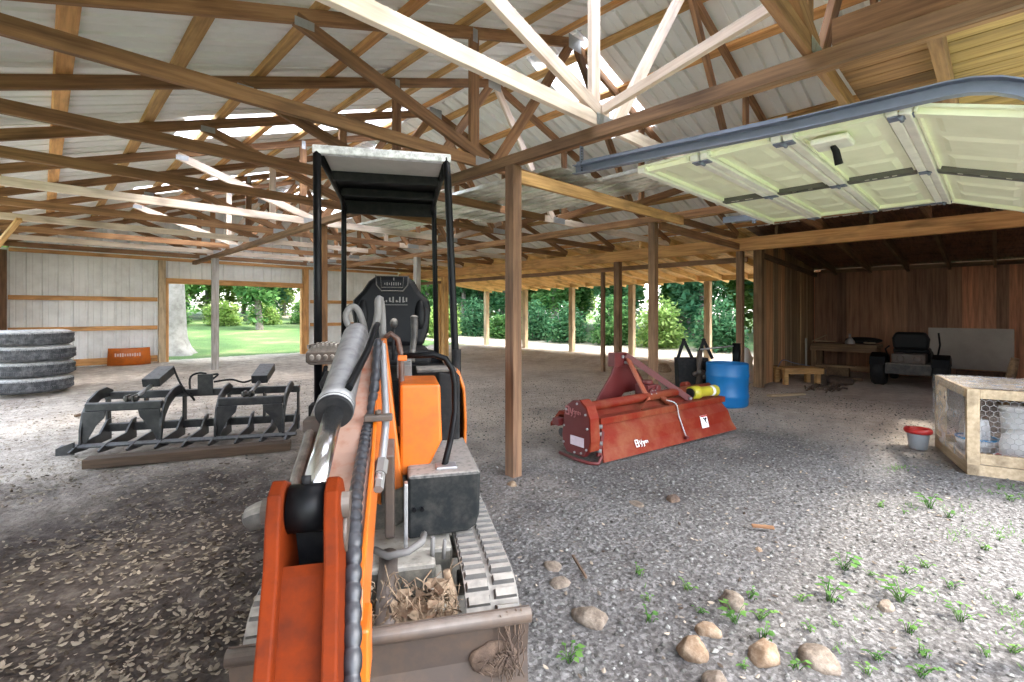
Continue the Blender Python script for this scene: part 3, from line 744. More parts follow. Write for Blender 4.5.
# hand rail, work light
MB().tube([(.085, -.3, 1.055), (.22, -.3, 1.058), (.27, -.3, 1.04), (.30, -.3, .99), (.312, -.3, .92), (.312, -.31, .80), (.285, -.38, .69), (.25, -.47, .606)], .0135, 12).obj('hand_rail', BLACKP, EX)
MB().bb(.215, .30, -.51, -.44, .605, .615).obj('rail_foot', STEELB, EX, bevel=.003)
rail2 = [(-.005, -.3, 1.13), (.03, -.3, 1.155), (.06, -.3, 1.13), (.075, -.3, 1.06), (.078, -.3, .85), (.07, -.32, .70)]
MB().tube(rail2, .0125, 12).obj('guard_rail', paint('rusty_tube', (.06, .028, .018), .55, dirt=(.2, .14, .11), amt=.5, scale=16), EX)
MB().bb(.06, .10, -.325, -.275, 1.035, 1.06).obj('rail_clamp', ORANGE, EX, bevel=.004)
MB().bb(.06, .10, -.335, -.285, .72, .75).obj('rail_clamp', ORANGE, EX, bevel=.004)
LAMPD = paint('lamp_dust', (.12, .10, .085), .8, dirt=(.30, .26, .22), amt=.7, scale=20, dust=.9, dustcol=(.62, .57, .50))
lm = MB(); lm.prism([(-.412, .995), (-.402, .972), (-.22, .972), (-.21, .995), (-.21, 1.04), (-.24, 1.068), (-.28, 1.085), (-.34, 1.085), (-.385, 1.068), (-.412, 1.04)], .20, .29, XZY)
lamp = lm.obj('work_light', LAMPD, EX, bevel=.012)
m = MB()
for i in range(9): m.bb(-.405+i*.0212, -.395+i*.0212, .20, .285, 1.055, 1.074+.016*math.sin(math.pi*(i+.5)/9))
m.obj('cooling_fin', LAMPD, lamp)
m = MB(); m.bb(-.41, -.23, .186, .199, .985, 1.04); m.obj('lens', STEELW, lamp, bevel=.006)
m = MB()
for i in range(5): m.ball((-.38+i*.034, .186, 1.012), (.013, .006, .016), 10, 6)
m.obj('reflector', LAMPD, lamp)
MB().tube([(-.32, .25, .955), (-.33, .28, .92), (-.36, .28, .90)], .012, 8).obj('light_bracket', BLACKM, EX)
MB().tube([(-.29, .1, .94), (-.30, .0, .90), (-.27, -.03, .82), (-.20, -.02, .80)], .014, 10).obj('wiring_loop', BLACKM, EX)
# boom
poly = [(-.16, .46), (-.30, .40), (-.45, .47), (-.58, .66), (-.95, .58), (-1.34, .44), (-1.43, .47), (-1.45, .56), (-1.40, .64), (-.92, .815), (-.52, 1.02), (-.42, 1.09), (-.33, 1.115), (-.22, 1.08), (-.15, .9), (-.12, .6)]
boom = MB().prism(poly, -.165, -.015, YZX).obj('boom', ORANGE2, EX, bevel=.008)
m = MB()
for x in (-.172, -.012): m.prism([(p[0]*1.0, p[1]) for p in poly], x-.004, x+.008, YZX)
for i, p in enumerate(m.v): m.v[i] = V((p.x, p.y, p.z+ .012 if p.z > .6 else p.z-.006))
m.obj('boom_side_plate', ORANGE, boom, bevel=.003)
m = MB(); m.add([(-.02, -.42, 1.12), (.012, -.42, 1.13), (.085, -.44, .52), (.01, -.44, .50), (-.02, -.30, 1.13), (.012, -.30, 1.14), (.085, -.26, .52), (.01, -.26, .50)], [(0,1,2,3), (4,7,6,5), (0,4,5,1), (1,5,6,2), (2,6,7,3), (3,7,4,0)])
m.obj('boom_foot', ORANGE, EX, bevel=.01)
MB().cyl((-.23, -.29, .50), (.10, -.29, .50), .04).obj('boom_pin', STEELW, EX)
m = MB(); m.prism([(-.30, .55), (.10, .55), (.10, .36), (-.02, .30), (-.2, .30), (-.30, .36)], -.40, -.14, XZY).obj('swing_bracket', CHASSIS, EX, bevel=.02)
m = MB(); m.prism([(-.66, .72), (-.62, .40), (-.52, .35), (-.48, .5), (-.52, .75)], .015, .05, YZX).obj('boom_cylinder_lug', STEELW, EX, bevel=.006)
# arm cylinder
cyl = MB(); A, B = V((-.095, -.50, 1.168)), V((-.1065, -1.07, .974)); d = (B-A).normalized()
cyl.tube([A, A+d*.03, A+d*.04, B-d*.05, B-d*.045, B], [.042, .042, .049, .049, .053, .053], 24)
cylo = cyl.obj('arm_cylinder', BARREL_CYL, EX)
gl = MB().tube([B-d*.012, B+d*.012], [.0535, .049], 24).obj('cylinder_gland', BLACKM, cylo)
MB().tube([B, (-.113, -1.40, .845)], .026, 20).obj('cylinder_rod', CHROME, cylo)
K = V((-.1115, -1.41, .842))
kn = MB().cyl((-.149, K.y, K.z), (-.077, K.y, K.z), .048, n=24).obj('rod_eye', BLACKP, cylo)
MB().cyl((-.12, -1.40, .886), (-.12, -1.395, .904), .010, n=8).obj('grease_nipple', BLACKM, kn)
# arm
ap = [(-1.335, .60), (-1.345, .84), (-1.37, .885), (-1.41, .903), (-1.455, .887), (-1.485, .845), (-1.52, .77), (-1.97, .17), (-1.88, .10), (-1.40, .50)]
arm = MB()
arm.prism(ap, -.180, -.152, YZX)
def lean(m):
    for i, p in enumerate(m.v): m.v[i] = V((p.x+.075*(.85-p.z), p.y, p.z))
    return m
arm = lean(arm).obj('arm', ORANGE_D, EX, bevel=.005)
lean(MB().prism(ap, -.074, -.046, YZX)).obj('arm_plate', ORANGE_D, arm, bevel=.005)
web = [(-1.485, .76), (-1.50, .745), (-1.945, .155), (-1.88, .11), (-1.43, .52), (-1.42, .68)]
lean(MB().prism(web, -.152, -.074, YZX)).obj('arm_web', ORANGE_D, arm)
MB().prism([(-1.36, .80), (-1.375, .83), (-1.345, .58), (-1.32, .58)], -.152, -.074, YZX).obj('arm_top_stop', BLACKM, arm)
MB().cyl((-.20, -1.41, .842), (-.03, -1.41, .842), .026, n=18).obj('pin', STEELW, arm)
pb = MB(); pb.tube([(-.18, -1.40, .835), (-.195, -1.398, .832), (-.212, -1.395, .828), (-.228, -1.392, .822), (-.235, -1.39, .818)], [.026, .029, .027, .024, .016], 14)
pb.obj('pin_boss', BLKDUST, arm)
MB().prism([(-1.36, .47), (-1.47, .48), (-1.46, .60), (-1.36, .60)], -.03, .012, YZX).obj('arm_pivot_boss', ORANGE, EX, bevel=.006)
m = MB(); m.cyl((-.045, -1.40, .78), (-.035, -1.40, .78), .040, n=20); m.obj('washer', STEELW, EX)
bk = MB(); bk.prism([(-1.92, .16), (-2.0, .2), (-2.12, .14), (-2.14, .02), (-2.02, -.0), (-1.86, .03), (-1.80, .12), (-1.82, .13), (-1.87, .05), (-2.02, .02), (-2.115, .04), (-2.10, .12), (-2.0, .18)], -.24, .02, YZX).obj('bucket', BLACKM, EX)
# hoses
def spiral(pts, r0, r1, n=260):
    pts = [V(p) for p in pts]; out = []; rad = []
    seg = len(pts)-1
    for i in range(n+1):
        t = i/n*seg; k = min(int(t), seg-1); f = t-k
        p0, p1, p2, p3 = pts[max(k-1, 0)], pts[k], pts[k+1], pts[min(k+2, seg)]
        out.append(.5*((2*p1)+(p2-p0)*f+(2*p0-5*p1+4*p2-p3)*f*f+(3*p1-p0-3*p2+p3)*f**3))
        rad.append(r0+(r1-r0)*abs(math.sin(i*math.pi*36/n))**.6)
    return MB().tube(out, rad, 10)
spiral([(-.02, -.40, 1.13), (-.02, -.6, 1.0), (-.027, -.75, .895), (-.036, -.82, .86), (-.039, -.9, .83), (-.040, -1.05, .80), (-.034, -1.25, .79), (-.026, -1.38, .755), (-.020, -1.47, .672), (-.012, -1.57, .566), (-.008, -1.72, .40)], .0135, .0185).obj('guarded_hose', HOSEB, EX)
def smooth(pts, n=24):
    pts = [V(p) for p in pts]; seg = len(pts)-1; out = []
    for i in range(n+1):
        t = i/n*seg; k = min(int(t), seg-1); f = t-k
        p0, p1, p2, p3 = pts[max(k-1, 0)], pts[k], pts[k+1], pts[min(k+2, seg)]
        out.append(.5*((2*p1)+(p2-p0)*f+(2*p0-5*p1+4*p2-p3)*f*f+(3*p1-p0-3*p2+p3)*f**3))
    return out
MB().tube(smooth([(-.10, -.32, 1.19), (-.145, -.3, 1.19), (-.158, -.3, 1.235), (-.138, -.3, 1.272), (-.11, -.3, 1.262), (-.086, -.3, 1.20), (-.07, -.36, 1.13)]), .0135, 10).obj('hose_loop', HOSEG, EX)
MB().tube(smooth([(-.06, -.42, 1.10), (-.047, -.36, 1.15), (-.03, -.35, 1.20), (-.022, -.35, 1.255), (-.022, -.34, 1.295), (-.016, -.30, 1.305), (-.008, -.27, 1.25), (-.005, -.25, 1.1)]), .0155, 10).obj('hose_loop', HOSEG, EX)
MB().tube(smooth([(-.02, -.45, 1.20), (-.022, -.596, 1.185), (-.035, -.778, 1.123), (-.055, -.926, 1.073), (-.071, -1.04, 1.032)]), .0115, 10).obj('hose', BLACKP, EX)
MB().tube(smooth([(.0, -.40, 1.12), (.012, -.6, .99), (.024, -.8, .878), (.014, -.95, .77), (.01, -1.0, .745)]), .013, 10).obj('steel_pipe', STEELB, EX)
ft = MB(); ft.cyl((.017, -.93, .785), (.0125, -.97, .757), .020, n=6, smooth=False); ft.cyl((.012, -.975, .754), (.009, -1.02, .728), .016, n=6, smooth=False); ft.obj('hose_fitting', HOSEG, EX)
MB().bb(-.045, .047, -.83, -.79, .885, .905).obj('pipe_clamp', STEELW, EX, bevel=.004)
MB().cyl((.0, -.81, .905), (.0, -.81, .92), .012, n=6).obj('clamp_bolt', STEELW, EX)
MB().tube(smooth([(-.235, -.40, .90), (-.244, -.6, .824), (-.247, -.7, .771), (-.256, -.8, .708), (-.255, -.85, .66), (-.23, -.9, .62)]), .021, 10).obj('side_hose', BLKDUST, EX)
MB().bb(-.27, -.21, -.64, -.56, .815, .86).obj('side_hose_clamp', STEELW, EX, bevel=.005)

# dried roots caught behind the blade
rc = MB(); rr = random.Random(11)
rc.ball((0, 0, 0), (.12, .09, .085), 20, 14)
EM = EX.matrix_basis
for i, p in enumerate(rc.v):
    rc.v[i] = p*(1+.5*noise.noise(p*14)+.25*noise.noise(p*40)) + V((.10, -.93, .24))
rc.tube([(.235, -.86, .2), (.24, -.85, .3), (.225, -.84, .37)], [.025, .02, .012], 8)
for i in range(320):
    p = V((rr.uniform(-.03, .25), rr.uniform(-1.03, -.82), rr.uniform(.24, .34))); a = rr.uniform(0, 6.28); L = rr.uniform(.03, .11)
    q = p + V((math.cos(a)*L*.5, math.sin(a)*L*.5, rr.uniform(-.03, .07)))
    rc.tube([p, (p+q)/2+V((rr.uniform(-.01, .01), rr.uniform(-.01, .01), rr.uniform(0, .015))), q], rr.uniform(.0009, .0024), 5)
for i in range(70):
    p = V((rr.uniform(-.03, .24), rr.uniform(-1.04, -.84), rr.uniform(.28, .35))); s = rr.uniform(.012, .03)
    M = Matrix.Translation(p) @ Matrix.Rotation(rr.uniform(0, 6), 4, 'Z') @ Matrix.Rotation(rr.uniform(-1.2, 1.2), 4, 'X')
    rc.add([(-s, -s*.5, 0), (s, -s*.4, .004), (s*.9, s*.5, 0), (-s*.8, s*.6, .006)], [(0,1,2,3)], 0, False, M)
o = rc.obj('root_clump', STRAW, EX, fix=False); o['label'] = 'tangle of dry roots caught behind the blade'

# ------------------------------------------------------------------ grapple
GR = thing('grapple_rake', 'black two-jaw grapple rake lying on the leaf litter', 'grapple', (1.2, 5.63, .02), math.radians(-30))
MB().bb(-.87, .87, -.03, .03, .385, .455).obj('top_beam', GRAPPLE, GR, bevel=.006)
MB().bb(-.87, .87, -.03, .03, .075, .15).obj('bottom_beam', GRAPPLE, GR, bevel=.006)
for x in (-.85, -.53, -.2, .2, .53, .855): MB().bb(x-.008, x+.008, -.035, .035, .0 if abs(x) > .8 else .14, .40 if abs(x) < .8 else .45).obj('upright', GRAPPLE, GR)
for i in range(9):
    x = -.84+i*.21
    MB().prism([(.02, .0), (.02, .20), (-.05, .19), (-.17, .09), (-.50, .075), (-.62, .04), (-.60, .02), (-.4, .0)], x-.008, x+.008, YZX).obj('tine', GRAPPLE, GR)
m = MB(); m.prism([(-.45, .045), (-.47, .075), (-.53, .06), (-.53, .045)], -.97, .92, YZX); m.obj('front_bar', GRAPPLE, GR, bevel=.003)
m = MB(); m.prism([(-.97, .0), (-.84, .0), (-.84, .11), (-.97, .06)], -.55, -.535, XZY); m.obj('end_wing', GRAPPLE, GR)
MB().bb(-.07, .065, -.05, -.035, .40, .605).obj('hitch_plate', GRAPPLE, GR)
def jaw(x0, x1, cx):
    side = [(.03, .40), (.03, .47), (-.08, .515), (-.22, .50), (-.36, .44), (-.45, .33), (-.485, .2), (-.49, .03), (-.475, .03), (-.44, .18), (-.40, .27), (-.30, .36), (-.18, .41), (-.06, .42)]
    J = MB().bb(x0+.01, x1-.01, -.445, -.38, .345, .42).obj('jaw', GRAPPLE, GR, bevel=.01)
    for x in (x0, x1): MB().prism(side, x-.01, x+.01, YZX).obj('jaw_side', GRAPPLE, J, bevel=.003)
    w = .17
    for a, s in ((x0+.01, 1), (x1-.01, -1)):
        g = [(a, .35), (a+s*w, .35), (a+s*w*.93, .29), (a+s*w*.55, .22), (a+s*w*.25, .12), (a+s*.015, .03), (a, .03)]
        MB().prism(g, -.468, -.452, XZY).obj('jaw_gusset', GRAPPLE, J)
    t = Matrix.Translation((cx, .0, .53)) @ Matrix.Rotation(math.radians(14), 4, 'X')
    c = MB().box((0, .10, .03), (.15, .36, .085), t).obj('cylinder_cover', GRAPPLE, GR, bevel=.006)
    MB().tube([t @ V((0, -.05, 0)), (cx-.03, -.36, .43)], .019, 12).obj('rod', STEELB, c)
    k = MB(); k.cyl((cx-.08, -.39, .445), (cx+.03, -.39, .445), .022, n=12); k.bb(cx-.06, cx-.045, -.43, -.34, .40, .475); k.bb(cx-.01, cx+.005, -.43, -.34, .40, .475)
    k.obj('clevis', BLKDUST, J)
jaw(-.83, -.22, -.46); jaw(.22, .80, .50)
for n_, pts in (('hydraulic_hose', [(-.40, .26, .66), (-.30, .1, .56), (-.18, -.08, .47), (-.10, -.12, .40), (-.08, -.1, .36), (-.14, -.02, .42), (-.18, .08, .56), (-.12, .12, .60), (-.03, .05, .60)]),
                ('hydraulic_hose', [(-.1, .1, .50), (-.05, .15, .56), (.06, .12, .58), (-.03, .1, .5)]),
                ('hydraulic_hose', [(.06, .0, .52), (.2, .06, .53), (.32, .05, .50), (.42, .08, .53)])):
    MB().tube(smooth(pts, 30), .010, 8).obj(n_, BLACKM, GR)
o = beam('plank', (.25, 5.12, .045), (1.62, 4.52, .04), .13, .075, W_DARK, None, (0, 0, 1), .006); tag(o, 'dark old plank on the dirt in front of the grapple teeth', 'plank')
o = beam('stick', (.28, 7.6, .03), (.75, 7.95, .03), .03, .03, W_DARK, None); tag(o, 'thin dark stick on the bare dirt near the tyre stack', 'stick')

# ------------------------------------------------------------------ tyres
def tyre_mb():
    prof = []
    R, r, w = .48, .27, .225
    for a, z in ((r, .05), (r+.03, .02), (r+.10, .0), (R-.06, .006), (R-.022, .025), (R-.004, .055), (R, w/2), (R-.004, w-.055), (R-.022, w-.025), (R-.06, w-.006), (r+.10, w), (r+.03, w-.02), (r, w-.05), (r-.005, w/2), (r, .05)):
        prof.append((a, z))
    return prof
names = ['bottom tyre of the dusty four-tyre stack', 'second tyre from the bottom of the dusty stack', 'third tyre up, just under the top one of the stack', 'topmost tyre of the dusty stack by the tin wall']
for i in range(4):
    m = MB().lathe(tyre_mb(), None, 64)
    for k in range(120):
        a = 2*math.pi*k/120
        for z0, dz in ((.045, .05), (.13, .05)):
            m.box((.479, 0, z0+dz/2), (.012, .016, dz), Matrix.Rotation(a+(.02 if z0 > .1 else 0), 4, 'Z'))
    T = m.obj('tyre', RUBBER, None, Matrix.Translation((-.10+(-.012, .01, .012, -.006)[i], 10.30+(.0, .02, -.012, .0)[i], .055+i*.232)) @ Matrix.Rotation(i*1.1, 4, 'Z') @ Matrix.Rotation((.0, .0, .0, .0)[i], 4, 'X'))
    tag(T, names[i], 'tyre', 'stacked tyres')

# ------------------------------------------------------------------ orange cover by the back wall
m = MB(); n = 20; vs = []; fs = []
for j, (z, s) in enumerate(((.0, 0), (.02, .02), (.34, .035), (.365, .02))):
    for i in range(n+1):
        t = i/n*2-1; vs.append((t*.37-(.015 if j > 1 else 0)*t, -.16*(1-t*t)-s, z))
b = len(vs)
for j, (z, s) in enumerate(((.0, -.03), (.365, -.02))):
    for i in range(n+1):
        t = i/n*2-1; vs.append((t*.35, -.16*(1-t*t)*.9-s+.03, z))
for j in range(3):
    for i in range(n): a = j*(n+1)+i; fs.append((a, a+1, a+n+2, a+n+1))
for i in range(n):
    fs.append((3*(n+1)+i, 3*(n+1)+i+1, b+(n+1)+i+1, b+(n+1)+i)); fs.append((b+i, b+(n+1)+i, b+(n+1)+i+1, b+i+1))
OC = m.add(vs, fs, 0, True).obj('engine_cover', ORANGE, None, Matrix.Translation((1.36, 13.20, gh(1.36, 13.1)+.01)) @ Matrix.Rotation(math.radians(-6), 4, 'Z'), fix=True)
tag(OC, 'curved orange machine cover standing by the back tin wall', 'machine cover')
mk = MB(); rr = random.Random(9)
for i in range(11):
    t = -.62+i*.11; x = t*.37; y = -.16*(1-t*t)-.037
    mk.box((x, y, .225), (.026, .004, rr.choice((.055, .075, .06))), None)
mk.obj('worn_lettering', paint('faded_lettering', (.62, .42, .36), .6), OC)

# ------------------------------------------------------------------ tiller
TL = thing('tiller', 'red rotary tiller with a broad rear flap on the gravel', 'tiller', (3.096, 2.27, .01), math.atan2(-.1668, .986))
fl = [(.0, .018), (.052, .105), (.078, .205), (.15, .29), (.16, .335), (.19, .335), (.17, .285), (.098, .20), (.072, .10), (.015, .012)]
m = MB(); P = []
n = len(fl)
for x, k in ((.155, 0), (2.10, 1)):
    for (y, h) in fl: P.append((x+(.10*(h/.335) if k == 0 else -.06*(h/.335)+.01) + (.0 if k else .02*(h/.335)), y, h))
fs = [(i, (i+1) % n, n+(i+1) % n, n+i) for i in range(n)] + [tuple(range(n-1, -1, -1)), tuple(range(n, 2*n))]
flap = m.add(P, fs).obj('rear_flap', RED, TL)
m = MB(); m.bb(.24, 2.09, .118, .20, .288, .345); m.obj('flap_rail', RED, TL, bevel=.005)
m = MB(); m.prism([(.18, .31), (.30, .37), (.48, .37), (.60, .24), (.60, .21), (.47, .34), (.31, .34), (.2, .28)], .09, 2.04, YZX); m.obj('rotor_hood', RED, TL)
side = [(.30, .06), (.10, .06), (.045, .12), (.02, .2), (.03, .38), (.07, .46), (.14, .505), (.23, .505), (.30, .46), (.335, .38), (.36, .2), (.345, .11)]
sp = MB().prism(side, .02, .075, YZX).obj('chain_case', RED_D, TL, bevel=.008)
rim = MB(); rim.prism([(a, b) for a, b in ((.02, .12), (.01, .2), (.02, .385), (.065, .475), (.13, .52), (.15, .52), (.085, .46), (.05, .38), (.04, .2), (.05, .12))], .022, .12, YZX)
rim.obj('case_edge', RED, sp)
bt = MB()
for y, h in ((.06, .13), (.05, .3), (.07, .41), (.17, .485), (.30, .42), (.33, .28), (.335, .14), (.2, .08), (.12, .09)): bt.cyl((.012, y, h), (.022, y, h), .010, n=8)
bt.obj('bolt', STEELB, sp)
MB().bb(.016, .0199, .09, .25, .14, .215).obj('rating_label', STKGREY, sp)
mk = MB(); rr = random.Random(3)
def logo(mb, M, s=1.):
    """emblem square with a slanted bar, then a short script word"""
    mb.box((0, 0, .03*s), (.006*s, .004, .07*s), M); mb.box((.02*s, 0, .06*s), (.045*s, .004, .012*s), M); mb.box((.02*s, 0, -.002*s), (.045*s, .004, .012*s), M)
    mb.box((.04*s, 0, .03*s), (.010*s, .004, .07*s), M @ Matrix.Rotation(.0, 4, 'Y')); mb.box((.02*s, 0, .03*s), (.03*s, .004, .010*s), M @ Matrix.Rotation(.0, 4, 'Y'))
    def st(pts, r=.0045): mb.tube([M @ V((x*s, -.002, z*s)) for x, z in pts], r*s, 6)
    st([(.06, .055), (.065, .02), (.075, .01), (.085, .03), (.092, .055)]); st([(.092, .055), (.082, .0), (.07, -.012)])
    st([(.10, .03), (.112, .038), (.118, .03), (.108, .015), (.118, .012), (.122, .036)]); st([(.121, .03), (.118, -.01), (.106, -.014)])
    st([(.13, .012), (.133, .036), (.143, .034)]); st([(.15, .024), (.162, .028), (.16, .038), (.15, .034), (.149, .018), (.162, .014)]); st([(.17, .03), (.18, .036), (.182, .014)])
fm = Matrix.Translation((.575, .022, .078)) @ Matrix.Rotation(math.radians(-26), 4, 'X')
logo(mk, fm, .85); mk.obj('emblem', STICKER, flap)
mk = MB(); logo(mk, Matrix.Translation((.018, .31, .385)) @ Matrix.Rotation(-math.pi/2, 4, 'Z'), 1.0); mk.obj('case_emblem', paint('worn_emblem', (.34, .12, .12), .5), sp)
s = MB().box((0, 0, 0), (.11, .004, .12), Matrix.Translation((1.62, .057, .152)) @ Matrix.Rotation(math.radians(-15), 4, 'X')).obj('warning_sticker', STICKER, flap)
sm = MB(); SM = Matrix.Translation((1.62, .0536, .153)) @ Matrix.Rotation(math.radians(-15), 4, 'X')
sm.box((0, 0, .052), (.10, .003, .014), SM, 1); sm.box((-.01, 0, .018), (.05, .003, .012), SM @ Matrix.Rotation(.7, 4, 'Y')); sm.box((.015, 0, .0), (.012, .003, .05), SM @ Matrix.Rotation(-.4, 4, 'Y')); sm.box((.025, 0, .026), (.022, .003, .02), SM)
sm.obj('sticker_pictogram', [BLACKM, REDPL], s)
MB().tube([(.08, .28, .415), (2.06, .30, .43)], .042, 18).obj('main_tube', RED, TL)
# headstock
m = MB(); m.prism([(.66, .34), (.72, .43), (.89, .62), (.93, .71), (1.10, .71), (1.26, .64), (1.36, .52), (1.41, .34), (1.29, .34), (1.275, .405), (1.22, .425), (1.06, .415), (1.03, .39), (1.025, .34)], .60, .625, XZY)
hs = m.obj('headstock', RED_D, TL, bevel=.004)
MB().bb(.89, 1.075, .57, .66, .69, .83).obj('top_hitch', RED_D, hs, bevel=.006)
h = MB(); h.cyl((1.0, .57, .79), (1.0, .555, .79), .016, n=10); h.cyl((1.04, .57, .73), (1.04, .555, .73), .014, n=10); h.obj('hitch_bolt', STEELB, hs)
MB().bar((1.03, .55, .805), (1.60, .19, .345), .014, .06).obj('stay_bar', RED_D, TL, bevel=.002)
MB().bar((1.05, .54, .77), (1.0, .24, .40), .02, .05, (1, 0, 0)).obj('stay_bar', paint('red_faded', (.30, .07, .035), .5, dirt=(.3, .13, .08), amt=.6, scale=9), TL, bevel=.002)
MB().bar((1.20, .37, .48), (1.24, .17, .345), .02, .07, (1, 0, 0)).obj('stay_bar', RED, TL, bevel=.002)
MB().bar((.80, .16, .345), (1.0, .25, .42), .03, .012, (1, 0, 0)).obj('stay_bar', RED, TL)
bb = MB().cyl((1.575, .20, .365), (1.575, .175, .365), .014, n=10); bb.obj('bar_bolt', STEELB, TL)
g = MB(); g.box((1.15, .38, .45), (.17, .17, .15)); g.cyl((1.15, .38, .525), (1.15, .38, .565), .055, n=14); g.cyl((1.10, .295, .45), (1.10, .26, .45), .05, n=14); g.cyl((1.20, .295, .49), (1.20, .275, .49), .035, n=12)
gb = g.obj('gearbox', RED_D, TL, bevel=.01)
gk = MB()
for i in range(6):
    a = i*math.pi/3; gk.cyl((1.10+.036*math.cos(a), .262, .45+.036*math.sin(a)), (1.10+.036*math.cos(a), .253, .45+.036*math.sin(a)), .007, n=6)
gk.obj('gearbox_bolt', STEELB, gb)
sh = MB(); sh.tube([(1.62, .215, .412), (1.66, .215, .412), (1.67, .215, .412), (1.74, .21, .411), (1.76, .21, .411), (1.98, .2, .405), (2.0, .2, .404), (2.03, .2, .403)], [.062, .062, .068, .068, .052, .052, .062, .060], 20)
pt = sh.obj('shaft_guard', YELLOW, TL)
MB().cyl((1.605, .215, .412), (1.625, .215, .412), .050, n=18).obj('guard_mouth', BLACKM, pt)
MB().tube([(1.93, .202, .4065), (1.975, .2, .405)], .0535, 20).obj('guard_label', STICKER, pt)
MB().cyl((1.82, .45, .44), (1.90, .44, .44), .04, n=14).obj('tube_cap', RED, TL)
ch = MB(); pts = smooth([(1.17, .17, .395), (1.24, .11, .36), (1.25, .085, .25), (1.25, .03, .12), (1.245, .004, .075)], 36)
ch.tube(pts, [.0075 if i % 2 else .0045 for i in range(len(pts))], 8); ch.obj('chain', STEELB, TL)
MB().box((1.245, -.004, .06), (.04, .03, .03)).obj('chain_hook', RED_D, TL, bevel=.006)
sk = MB(); sk.tube([(.03, .40, .03), (.035, .2, .018), (.06, .06, .016), (.10, .01, .018), (.17, .04, .05), (.20, .09, .11)], .014, 8); sk.obj('skid_runner', RED_D, TL)
MB().bb(-.02, .06, .36, .44, .27, .33).obj('frame_stub', RED_D, TL, bevel=.004)
b2 = MB(); b2.prism([(.13, .06), (.17, .07), (.21, .25), (.18, .27)], .045, .065, XZY); b2.obj('depth_bracket', RED_D, TL, M=None)
for x, y, z in ((.13, .10, .33), (.15, .07, .30), (.13, .08, .29), (.14, .07, .24), (.13, .05, .17), (.12, .05, .11)): MB().cyl((x, y, z), (x+.03, y-.03, z), .016, n=10).obj('adjuster_nut', HOSEG, TL)
rv = MB()
for i in range(9):
    x = .2+i*.2
    for a in (0, 2.1, 4.2): rv.bar((x, .40, .2), (x+.04, .40+.17*math.cos(a), .2+.16*math.sin(a)), .05, .012, (1, 0, 0))
rv.cyl((.05, .40, .2), (1.95, .40, .2), .04); rv.obj('rotor', BLKDUST, TL)

# ------------------------------------------------------------------ blue barrel and implement behind it
prof = [(.0, .0), (.25, .0), (.275, .015), (.285, .05), (.285, .11), (.293, .13), (.293, .16), (.285, .18), (.286, .38), (.293, .40), (.293, .42), (.286, .44), (.286, .565), (.280, .57), (.274, .565), (.274, .03), (.0, .03)]
BA = MB().lathe(prof, Matrix.Translation((6.56, 2.56, .0)) @ Matrix.Diagonal((.92, .92, 1, 1)), 48).obj('half_barrel', BLUE, None); tag(BA, 'cut-down bright blue plastic barrel standing on the dirt', 'barrel')
IM = thing('three_point_implement', 'black steel hitch implement with two bent straps behind the blue barrel', 'implement', (6.74, 3.10, 0), math.radians(-44))
IM.matrix_basis = IM.matrix_basis @ Matrix.Diagonal((.80, .85, .74, 1))
MB().prism([(-.30, .02), (.22, .02), (.22, .80), (-.33, .80)], -.1, .1, XZY).obj('weight_box', BLACKM, IM, bevel=.015)
for x in (-.20, .16):
    MB().bar((x-.12, -.05, .76), (x+.012, -.03, 1.17), .03, .05, (1, 0, .3)).bar((x-.012, -.035, 1.17), (x+.15, -.055, .78), .03, .05, (1, 0, .3)).obj('strap', BLACKP, IM)
m = MB(); m.tube([(.03, -.14, .25), (.04, -.15, .5), (.03, -.15, .72), (.05, -.14, .95)], [.06, .045, .05, .04], 12); m.ball((.05, -.16, .52), (.10, .05, .07)); m.ball((-.04, -.16, .50), .05); m.ball((.12, -.17, .45), .05)
m.obj('swivel', STEELW, IM)
MB().tube([(.06, -.14, .97), (.68, -.14, 1.04)], .016, 10).obj('link_rod', STEELB, IM)
MB().cyl((.70, -.14, .55), (.70, -.14, 1.09), .065, n=18).obj('cylinder', BLACKP, IM)
